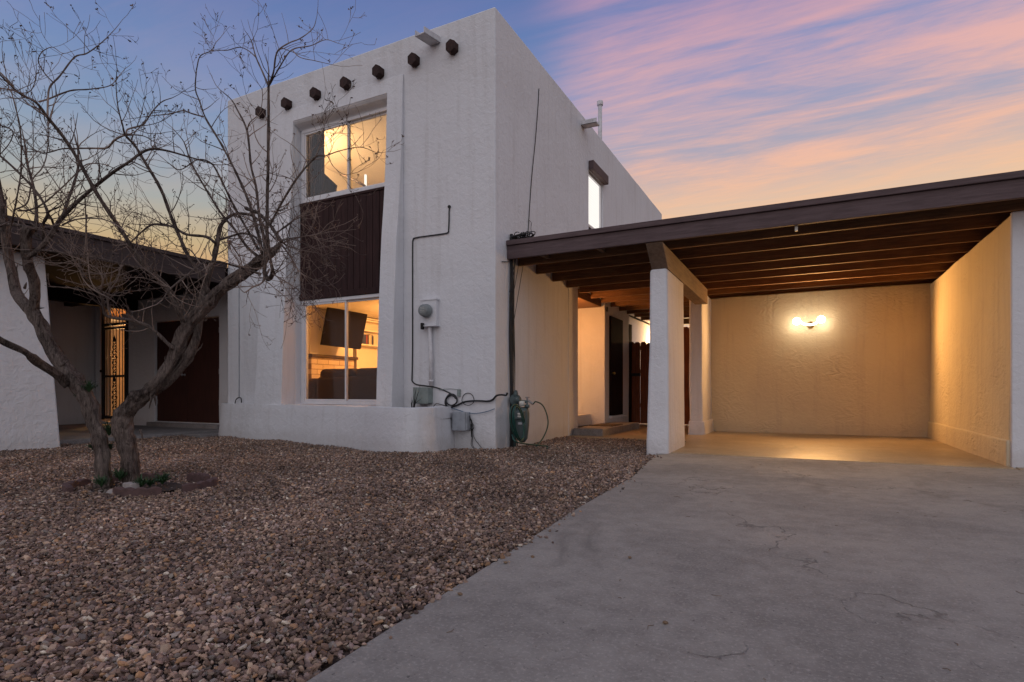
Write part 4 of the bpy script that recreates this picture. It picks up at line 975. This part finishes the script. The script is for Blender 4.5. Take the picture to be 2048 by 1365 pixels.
# ------------------------------------------------------------------ tree ring and weeds
tc_ = onZ(262, 972, 0)
def edging(cx_, cy_, rad, a0, a1, label, h=.055):
    n = 26; b = MB(); vs = []
    for i in range(n + 1):
        a = math.radians(a0 + (a1 - a0) * i / n); hz = h * (.72 + .28 * abs(math.sin(i / n * math.pi * 4)))
        for rr, z in ((rad - .03, -.04), (rad - .024, hz), (rad + .024, hz), (rad + .03, -.04)): vs.append((cx_ + rr * math.cos(a), cy_ + rr * math.sin(a), z))
    fs = [(i * 4 + k, (i + 1) * 4 + k, (i + 1) * 4 + (k + 1) % 4, i * 4 + (k + 1) % 4) for i in range(n) for k in range(4)] + [(0, 1, 2, 3), (n * 4 + 3, n * 4 + 2, n * 4 + 1, n * 4)]
    b.add(vs, fs); return tag(b.build('garden_edging', M['red_edge'], bevel=.005), label, 'garden edging')
edging(-4.88, 2.60, .30, 185, 268, 'scalloped reddish edging piece in front of the left trunk')
edging(-4.88, 2.72, .30, 100, 178, 'scalloped reddish edging piece behind the left trunk')
edging(-4.50, 2.83, .30, -20, 62, 'scalloped reddish edging piece at the far right of the tree bed')
edging(-4.52, 2.72, .28, 262, 335, 'scalloped reddish edging piece at the near right of the tree bed', .05)
edging(-4.62, 2.90, .26, 66, 120, 'scalloped reddish edging piece behind the right trunk')
so2 = MB().add([(-4.72 + .36 * math.cos(a), 2.72 + .26 * math.sin(a), -.008) for a in [i * math.pi / 12 for i in range(24)]], [tuple(range(24))])
tag(so2.build('tree_bed_soil', M['soil']), kind='structure')
p = onZ(258, 982, .0)
b = MB().box((p.x - .055, p.y - .02, 0), (p.x + .055, p.y + .05, .06)); tag(b.build('stone_block', M['paleconc'], bevel=.008), 'small pale concrete block at foot of the right trunk', 'stone')
b = MB().hexa([(p.x - .10, p.y - .12, -.01), (p.x + .06, p.y - .11, -.01), (p.x + .12, p.y - .02, -.01), (p.x - .02, p.y - .03, -.01), (p.x - .07, p.y - .11, .02), (p.x + .05, p.y - .09, .035), (p.x + .09, p.y - .04, .04), (p.x - .01, p.y - .04, .03)])
tag(b.build('stone_slab', M['paleconc'], bevel=.006), 'flat pale stone lying in front of the pale block', 'stone')
def tuft(px, py, d, n, h, label, down=False):
    c = atD(px, py, d); b = MB()
    for i in range(n):
        a = RND.uniform(0, 6.28); sp = RND.uniform(.3, 1.0); l = h * RND.uniform(.6, 1.2)
        p1 = c + Vector((math.cos(a) * l * sp * .45, math.sin(a) * l * sp * .45, l * .6)); p2 = c + Vector((math.cos(a) * l * sp, math.sin(a) * l * sp, l * (.75 if sp > .6 else 1)))
        s_ = Vector((-math.sin(a), math.cos(a), 0)) * .0035
        b.add([c - s_, c + s_, p1 + s_ * 1.3, p1 - s_ * 1.3, p2], [(0, 1, 2, 3), (3, 2, 4)])
        for q in range(3):
            pp = c.lerp(p2, .4 + .2 * q); aa = RND.uniform(0, 6.28); e = pp + Vector((math.cos(aa), math.sin(aa), .6)) * .022; s2 = Vector((-math.sin(aa), math.cos(aa), 0)) * .004
            b.add([pp - s2, pp + s2, e], [(0, 1, 2)])
    return tag(b.build('weed', M['grass'], smooth=False), label, 'weed')
tuft(203, 975, 4.35, 40, .09, 'green weed tuft at the foot of the left trunk')
tuft(240, 962, 4.5, 40, .10, 'green weed tuft between the two trunks')
tuft(282, 976, 4.40, 45, .10, 'green weed tuft right of the pale block')
tuft(325, 970, 4.65, 70, .10, 'broad green weed tuft at the right of the tree bed')
tuft(300, 974, 4.5, 40, .08, 'low green weed between block and right edging')
tuft(218, 872, 4.75, 50, .12, 'leafy green sprout between the trunks at gravel level')
tuft(216, 905, 4.6, 30, .08, 'small green sprout on the right side of left trunk')
tuft(185, 900, 4.6, 24, .06, 'tiny green sprout on the left side of left trunk')
tuft(178, 785, 4.5, 40, .09, 'leafy green sprout on the left trunk below its bend')
tuft(158, 800, 4.5, 16, .05, 'tiny dull sprout left of the leafy trunk sprout')

# ------------------------------------------------------------------ the bare tree
def build_tree():
    tr = thing('bare_tree', 'leafless twisted tree with two shaggy trunks in the gravel yard', 'tree', (-4.85, 2.6, 0))
    rng = random.Random(11); W = MB(); Tw = MB(); paths = []
    px2r = lambda rp, d: rp * d / 1144
    # each limb: (d_start, d_end, [(x, y, half width in photo px)...], twig density)
    limbs = [
     (4.50, 4.55, [(209, 985, 19), (208, 960, 15), (203, 900, 13.5), (190, 852, 13.5), (175, 805, 14), (157, 770, 14.5), (128, 735, 14), (100, 692, 12.5), (78, 645, 12), (64, 622, 11.5)], 0),
     (4.55, 4.75, [(64, 625, 11), (46, 605, 9), (32, 586, 9), (22, 537, 8), (15, 489, 8), (8, 460, 9), (5, 430, 8), (2, 400, 7), (-6, 355, 6), (-25, 300, 5)], .5),
     (4.55, 4.35, [(64, 625, 10), (69, 600, 9), (67, 561, 9), (57, 532, 9), (54, 505, 9), (52, 474, 8), (60, 455, 8)], .2),
     (4.38, 4.0, [(56, 512, 8), (75, 504, 7), (100, 474, 6), (125, 434, 5.5), (174, 387, 4.5), (224, 347, 4), (261, 322, 3.5), (296, 300, 3.2), (330, 301, 2.4), (380, 315, 2), (430, 330, 1.4)], 1),
     (4.38, 4.7, [(100, 476, 5), (87, 479, 6), (55, 457, 5), (25, 449, 4.5), (0, 452, 4), (-30, 462, 4)], .5),
     (4.38, 4.6, [(60, 457, 7), (70, 459, 6), (73, 420, 4), (67, 375, 3.4), (55, 330, 3), (51, 298, 2.6)], 1.2),
     (4.38, 4.1, [(88, 478, 5), (86, 450, 4), (95, 425, 3.8), (75, 387, 3.2), (42, 350, 3), (0, 312, 2.6), (-25, 295, 2)], 1.1),
     (4.25, 4.6, [(125, 434, 4), (134, 407, 3.6), (147, 370, 3.4), (156, 337, 3.2), (156, 300, 2.6), (153, 288, 2)], 1.2),
     (4.5, 4.2, [(110, 460, 3.2), (104, 440, 3), (97, 425, 2.6), (117, 415, 2)], .5),
     (4.5, 3.9, [(136, 768, 10), (112, 748, 9), (75, 724, 8.5), (45, 702, 8), (0, 680, 7.5), (-50, 650, 7)], .2),
     # right trunk
     (4.58, 4.55, [(261, 985, 20), (261, 960, 16), (260, 930, 15), (253, 890, 16), (246, 858, 17), (250, 830, 16.5), (270, 804, 16), (300, 782, 14), (334, 745, 13), (354, 700, 13), (377, 652, 12.5), (410, 612, 12), (445, 578, 11.5), (480, 552, 12), (512, 530, 11), (540, 508, 9), (562, 488, 6)], .15),
     (4.6, 4.75, [(305, 785, 9), (345, 755, 9), (378, 712, 9), (394, 668, 8.5), (401, 620, 8), (409, 586, 7.5), (420, 545, 6.5), (430, 512, 6), (437, 474, 5), (440, 454, 4.4), (455, 436, 4), (474, 428, 3.6), (499, 430, 3.4), (519, 442, 2.6), (535, 462, 2)], .6),
     (4.55, 4.2, [(356, 702, 5.5), (338, 690, 5), (300, 655, 4.4), (262, 641, 4.2), (215, 633, 4.0), (206, 610, 3.6), (200, 585, 3), (168, 552, 2.4), (160, 520, 2)], 1.2),
     (4.3, 4.45, [(222, 632, 3), (216, 612, 3), (218, 585, 2.6), (235, 560, 2.2), (243, 528, 2), (262, 505, 1.5)], 1.6),
     (4.3, 4.1, [(200, 587, 2.6), (206, 562, 2.2), (196, 540, 1.8), (176, 528, 1.4)], 1.8),
     (4.58, 3.6, [(372, 655, 6.5), (348, 605, 6), (325, 565, 6), (300, 545, 6), (268, 500, 5.6), (235, 450, 5.4), (195, 390, 5), (150, 310, 4.6), (122, 268, 4.3), (95, 235, 4.0), (72, 205, 3.4), (40, 188, 2.8), (15, 165, 2.2), (-10, 140, 1.6)], .9),
     (3.85, 4.2, [(95, 235, 2.8), (96, 199, 2.6), (100, 174, 2.4), (120, 152, 2.1), (149, 115, 1.9), (174, 107, 1.7), (204, 85, 1.3), (229, 60, .8)], 1.0),
     (3.9, 3.7, [(105, 164, 1.8), (90, 148, 1.6), (77, 125, 1.5), (80, 110, 1.3), (90, 100, 1.1), (106, 95, .9), (125, 107, .8), (145, 103, .7)], 1.1),
     (3.9, 4.4, [(78, 204, 2.4), (98, 198, 2.2), (140, 182, 2), (179, 179, 1.7), (219, 172, 1.2), (236, 155, 1), (250, 138, .7)], 1.2),
     (3.8, 3.4, [(72, 205, 2.4), (40, 187, 2.2), (22, 180, 2), (0, 177, 1.7), (-30, 170, 1.4)], 1),
     (3.9, 4.3, [(22, 181, 1.5), (32, 219, 1.7), (41, 264, 1.9), (42, 340, 2.1), (33, 400, 2.2), (25, 440, 2.6)], 1),
     (4.2, 4.0, [(156, 298, 2.2), (125, 298, 2), (82, 306, 1.8), (45, 279, 1.2)], 1),
     (4.6, 4.2, [(156, 297, 2.2), (185, 297, 2.4), (214, 296, 2.6), (229, 281, 2.8), (251, 271, 2.4), (285, 272, 1.6), (310, 285, 1)], 1),
     (4.6, 4.2, [(420, 590, 6), (400, 548, 5), (375, 510, 4.6), (345, 440, 4.3), (322, 380, 4), (290, 325, 3.6), (270, 292, 3.3), (251, 271, 3), (245, 250, 2), (236, 215, 1.6), (232, 170, 1.2), (234, 140, .8)], 1),
     (4.2, 4.5, [(253, 270, 2.4), (256, 259, 2.3), (286, 249, 2.1), (306, 222, 1.9), (324, 204, 1.5), (345, 196, 1)], 1.2),
     (4.4, 4.1, [(407, 234, 2.1), (385, 228, 1.9), (365, 222, 1.7), (340, 228, 1.5), (306, 232, 1.1)], 1.2),
     (4.5, 4.9, [(524, 506, 4.8), (519, 480, 4.4), (509, 440, 4.2), (494, 395, 3.8), (474, 350, 3.3), (454, 310, 2.8), (432, 271, 2.5), (410, 234, 2.1), (400, 205, 1.9), (391, 180, 1.8), (392, 150, 1.6), (394, 135, 1.5), (401, 112, 1.3), (422, 102, 1.2), (432, 85, .8)], 1),
     (4.5, 4.3, [(533, 512, 5), (535, 494, 4.6), (534, 450, 4.6), (535, 375, 4.3), (536, 339, 4.1), (537, 249, 3.7), (537, 172, 3.1)], .6),
     (4.3, 4.5, [(537, 172, 2.6), (524, 142, 2.3), (512, 115, 2), (505, 90, 1.5), (499, 75, 1), (490, 62, .6)], .8),
     (4.4, 4.6, [(512, 115, 1.6), (497, 102, 1.4), (479, 95, 1.2), (455, 101, 1.1), (440, 101, 1.1), (425, 103, .9)], .8),
     (4.3, 4.0, [(537, 172, 2.6), (547, 145, 2.4), (554, 105, 2.2), (577, 87, 1.9), (601, 77, 1.6), (626, 57, 1.2), (634, 32, .7)], 1.4),
     (4.3, 3.9, [(537, 174, 2.3), (562, 130, 2), (584, 100, 1.7), (621, 92, 1.3), (651, 80, 1), (676, 87, .6)], 1.4),
     (4.0, 3.9, [(584, 100, 1.4), (600, 115, 1.2), (630, 122, 1), (665, 130, .7)], 1.3),
     (4.5, 4.7, [(530, 505, 4.2), (527, 474, 3.8), (519, 437, 3.6), (512, 375, 3.3), (502, 331, 3), (494, 262, 2.7), (474, 219, 2.1), (462, 199, 1.5), (440, 180, 1)], 1.1),
     (4.7, 4.4, [(494, 262, 1.8), (500, 245, 1.5), (520, 225, 1.2), (525, 185, 1), (515, 165, .8)], 1.2),
     (4.5, 3.9, [(540, 450, 3.2), (564, 405, 3), (594, 357, 2.8), (631, 315, 2.4), (651, 312, 1.8), (680, 302, 1.4), (720, 295, 1), (752, 305, .7)], 1.0),
     (3.95, 3.8, [(631, 315, 1.4), (640, 290, 1.1), (648, 262, .8), (645, 240, .6)], 1.2),
     (3.95, 3.7, [(655, 312, 1.2), (668, 335, 1), (690, 350, .8), (715, 345, .6)], 1.6),
     (4.55, 5.0, [(514, 512, 4.2), (494, 494, 3.6), (469, 459, 3.2), (444, 430, 3), (420, 392, 2.7), (395, 350, 2.4), (380, 320, 2.1), (368, 285, 1.4), (350, 262, 1)], 1),
     (4.5, 4.2, [(517, 500, 3.8), (494, 459, 3.3), (464, 405, 3), (440, 355, 2.6), (422, 327, 2.2), (395, 320, 1.8), (360, 340, 1.4), (335, 325, 1)], 1),
     (4.4, 4.2, [(492, 417, 5), (505, 422, 4.5), (519, 429, 4.3), (539, 449, 4.3), (553, 470, 4.6), (563, 484, 5)], .6),
     (4.45, 4.3, [(537, 500, 5), (531, 525, 5), (529, 545, 6), (537, 559, 6), (545, 547, 6), (543, 530, 4)], 1.2),
     (4.45, 3.9, [(522, 549, 3.6), (495, 540, 3), (469, 532, 2.8), (432, 523, 2.8), (402, 529, 2.8), (377, 549, 2.8), (342, 577, 2.6), (325, 600, 2)], 1.3),
     (4.5, 4.0, [(368, 645, 3.4), (356, 605, 3), (340, 577, 2.8), (324, 559, 2.6), (299, 542, 2.4), (249, 529, 2.1), (174, 512, 1.9), (95, 502, 1.6), (60, 500, 1.2)], .9),
     (4.6, 4.9, [(430, 486, 4.2), (412, 474, 3.8), (372, 469, 3.6), (345, 454, 3.2), (309, 449, 2.8), (286, 462, 2.2), (262, 485, 1.8)], 1.3),
     (4.6, 4.4, [(440, 480, 3.4), (459, 474, 3), (484, 467, 2.8), (509, 474, 2.4), (520, 490, 2)], 1.2),
     (4.7, 5.0, [(460, 498, 3), (456, 480, 2.6), (470, 500, 2), (480, 515, 1.6)], 1.5),
     (4.5, 4.2, [(538, 540, 3), (525, 565, 2.4), (505, 575, 2), (490, 585, 1.6), (482, 580, 1)], 2),
     (4.4, 4.1, [(555, 478, 2.6), (575, 492, 2), (600, 500, 1.4), (625, 505, .9)], 3.0),
     (4.4, 4.0, [(550, 470, 2.4), (568, 455, 2), (590, 440, 1.4), (612, 432, .9)], 3.0),
     (4.4, 4.1, [(560, 486, 2.4), (582, 515, 2), (600, 545, 1.4), (628, 560, .9)], 3.2),
     (4.4, 3.8, [(560, 482, 2.2), (595, 475, 1.7), (630, 470, 1.2), (655, 460, .8)], 3.0),
     (4.3, 3.8, [(545, 548, 2), (565, 560, 1.7), (590, 575, 1.3), (605, 590, .8)], 3.0),
     (4.4, 4.3, [(340, 577, 2), (300, 560, 1.6), (270, 555, 1.2), (240, 560, .8)], 3.0),
     (4.4, 4.6, [(402, 530, 2), (380, 500, 1.6), (350, 490, 1.2), (330, 470, .8)], 2.6),
     (4.3, 4.0, [(249, 529, 1.8), (225, 545, 1.4), (190, 548, 1.1), (150, 530, .8)], 2.8),
     (4.3, 4.2, [(299, 542, 1.8), (310, 515, 1.4), (300, 490, 1.1), (285, 475, .7)], 2.6),
     (4.2, 4.2, [(174, 430, 2), (172, 450, 1.8), (170, 500, 1.7), (160, 540, 1.6), (175, 570, 1.8), (200, 588, 2.2)], 1),
     (4.2, 4.2, [(170, 395, 1.6), (172, 440, 1.8), (175, 505, 2), (178, 545, 1.6)], .8),
     (4.3, 4.0, [(125, 450, 2.4), (150, 440, 2), (180, 437, 1.8), (210, 440, 1.7), (240, 455, 1.5), (265, 475, 1)], 1.4),
     (4.2, 4.5, [(30, 420, 2.4), (55, 405, 2.2), (65, 360, 2), (85, 335, 1.8), (95, 300, 1.4), (97, 240, 1)], 1.1),
     (4.3, 4.7, [(35, 422, 2.4), (60, 420, 2.6), (90, 405, 2.4), (130, 370, 2), (160, 340, 1.8), (178, 328, 1.6), (210, 330, 1.2), (245, 345, .8)], 1.3),
     (4.2, 4.5, [(-20, 230, 2), (0, 250, 1.8), (25, 262, 1.6), (20, 285, 1.2), (0, 310, 1.2)], 1.3),
     (4.0, 4.1, [(0, 145, 2), (20, 165, 1.8), (35, 185, 1.6), (60, 183, 1.2), (72, 160, 1)], 1.6),
     (4.1, 4.4, [(95, 235, 2), (65, 215, 1.8), (45, 197, 1.4), (40, 180, 1)], 1.2)]
    def curve(l):
        d0, d1, pts, dens = l; n = len(pts); P = []; ph = rng.uniform(0, 6)
        for i, (x, y, r) in enumerate(pts):
            t = i / (n - 1); d = d0 + (d1 - d0) * t + (.05 * math.sin(ph + 4 * t) * min(t * 4, 1) if pts[0][1] < 950 else 0)
            P.append((atD(x, y, d), px2r(r, d)))
        k = 8 if pts[0][1] > 950 else 5
        C = spl([p for p, r in P], k); R = []
        for i in range(n - 1):
            for j in range(k): R.append(P[i][1] + (P[i + 1][1] - P[i][1]) * j / k)
        R.append(P[-1][1]); return C, R
    def grow(p, d, length, r, lvl, up=.16, curl=.42):
        n = max(4, int(length / .045)); st = length / n; pts = [p]; rs = [r]; kids = []
        bend = Vector((rng.gauss(0, 1), rng.gauss(0, 1), rng.gauss(0, 1))) * .16
        for i in range(n):
            if rng.random() < .22: bend = Vector((rng.gauss(0, 1), rng.gauss(0, 1), rng.gauss(0, 1))) * .2
            d = (d + bend * curl * 1.2 + Vector((rng.gauss(0, 1), rng.gauss(0, 1), rng.gauss(0, 1))) * .10 + Vector((0, 0, up * .5))).normalized()
            p = p + d * st; pts.append(p); rs.append(max(r * (1 - .7 * (i + 1) / n), .0013))
            if lvl < 3 and i >= 1 and rng.random() < (.42 if lvl == 0 else .36): kids.append((p, d, rs[-1], i / n))
        Tw.tube(pts, rs, 4 if lvl == 0 else 3, cap=False)
        if lvl >= 1:
            for q in pts[-2:]:
                if rng.random() < .22:   # buds and dry seed cases
                    a = rng.uniform(0, 6.28); e = q + Vector((math.cos(a), math.sin(a), rng.uniform(-.3, 1))) * rng.uniform(.008, .016); s_ = Vector((.003, -.003, .003))
                    Tw.add([q - s_, q + s_, e + s_ * .7, e - s_ * .7], [(0, 1, 2, 3)])
        for (q, dd_, rr, t) in kids:
            ax = Vector((rng.gauss(0, 1), rng.gauss(0, 1), rng.gauss(0, 1))).normalized()
            nd = (dd_ + ax * .9 + Vector((0, 0, .12))).normalized()
            grow(q, nd, length * rng.uniform(.30, .62) * (1 - .3 * t), rr * .72, lvl + 1, up, curl)
    for l in limbs:
        C, R = curve(l); big = max(R) > .028
        R = [q * (.95 if q > .03 else .72) for q in R]
        if big:
            W.tube(C, R, 30, wob=.34, seed=rng.uniform(0, 50))
        else:
            fine = max(R) < .009
            (Tw if fine else W).tube(C, [max(r, .0016) * (1 + .10 * math.sin(i * 1.9)) for i, r in enumerate(R)], 6 if fine else 9, wob=0 if fine else .12, seed=rng.uniform(0, 50))
        dens = l[3]
        if dens:
            ln = 0
            for i in range(1, len(C)):
                sg = (C[i] - C[i - 1]).length
                t = i / len(C)
                if C[i].z < 1.2: continue
                k = dens * sg * (9 if C[i].z > 2.6 and C[i].x < -4.2 else 6 if C[i].z > 2.6 else 13) * (.6 + .8 * t)
                while rng.random() < k:
                    k -= 1; tn = (C[i] - C[i - 1]).normalized(); ax = Vector((rng.gauss(0, 1), rng.gauss(0, 1), rng.gauss(0, 1))).normalized()
                    ax = (ax - tn * ax.dot(tn)).normalized()
                    d = (tn * .45 + ax * .9 + Vector((0, 0, .25 if dens < 2.5 else .0))).normalized()
                    grow(C[i], d, rng.uniform(.13, .40) * (1 if dens < 2.5 else .9), min(R[i] * .6, .0046), 0, .16 if dens < 2.5 else .06, .42 if dens < 2.5 else .6)
            tn = (C[-1] - C[-2]).normalized()
            if R[-1] < .012: grow(C[-1], tn, .22, R[-1], 0)
    # torn stub, peeling bark strips
    for (x, y, d, dx_, dy_) in ((304, 792, 4.55, -6, 26), (308, 790, 4.55, 3, 22), (62, 622, 4.6, 26, -6), (49, 577, 4.6, 4, -12), (280, 860, 4.5, 6, 22), (120, 735, 4.5, 16, -12)):
        p = atD(x, y, d); e = atD(x + dx_, y + dy_, d - .02); W.tube([p, p.lerp(e, .5) + Vector((.004, 0, .005)), e], [.012, .008, .002], 6)
    for k in range(70):     # shaggy strips lying along the trunks
        l = limbs[rng.choice([0, 10, 10, 11, 1])]; C, R = curve(l); i = rng.randrange(2, len(C) - 8); m = rng.randrange(4, 8)
        a = rng.uniform(0, 6.28); off = Vector((math.cos(a), math.sin(a), 0)); seg = C[i:i + m]
        P = [q + off * (R[i + j] * 1.02 + .004 * j * (rng.random() < .4)) for j, q in enumerate(seg)]
        W.tube(P, [.003, ] + [.006] * (len(P) - 2) + [.002], 4)
    W.build('trunk', M['bark'], tr, smooth=True)
    Tw.build('crown', M['twig'], tr, smooth=True); print('twig faces', len(Tw.f))
build_tree()
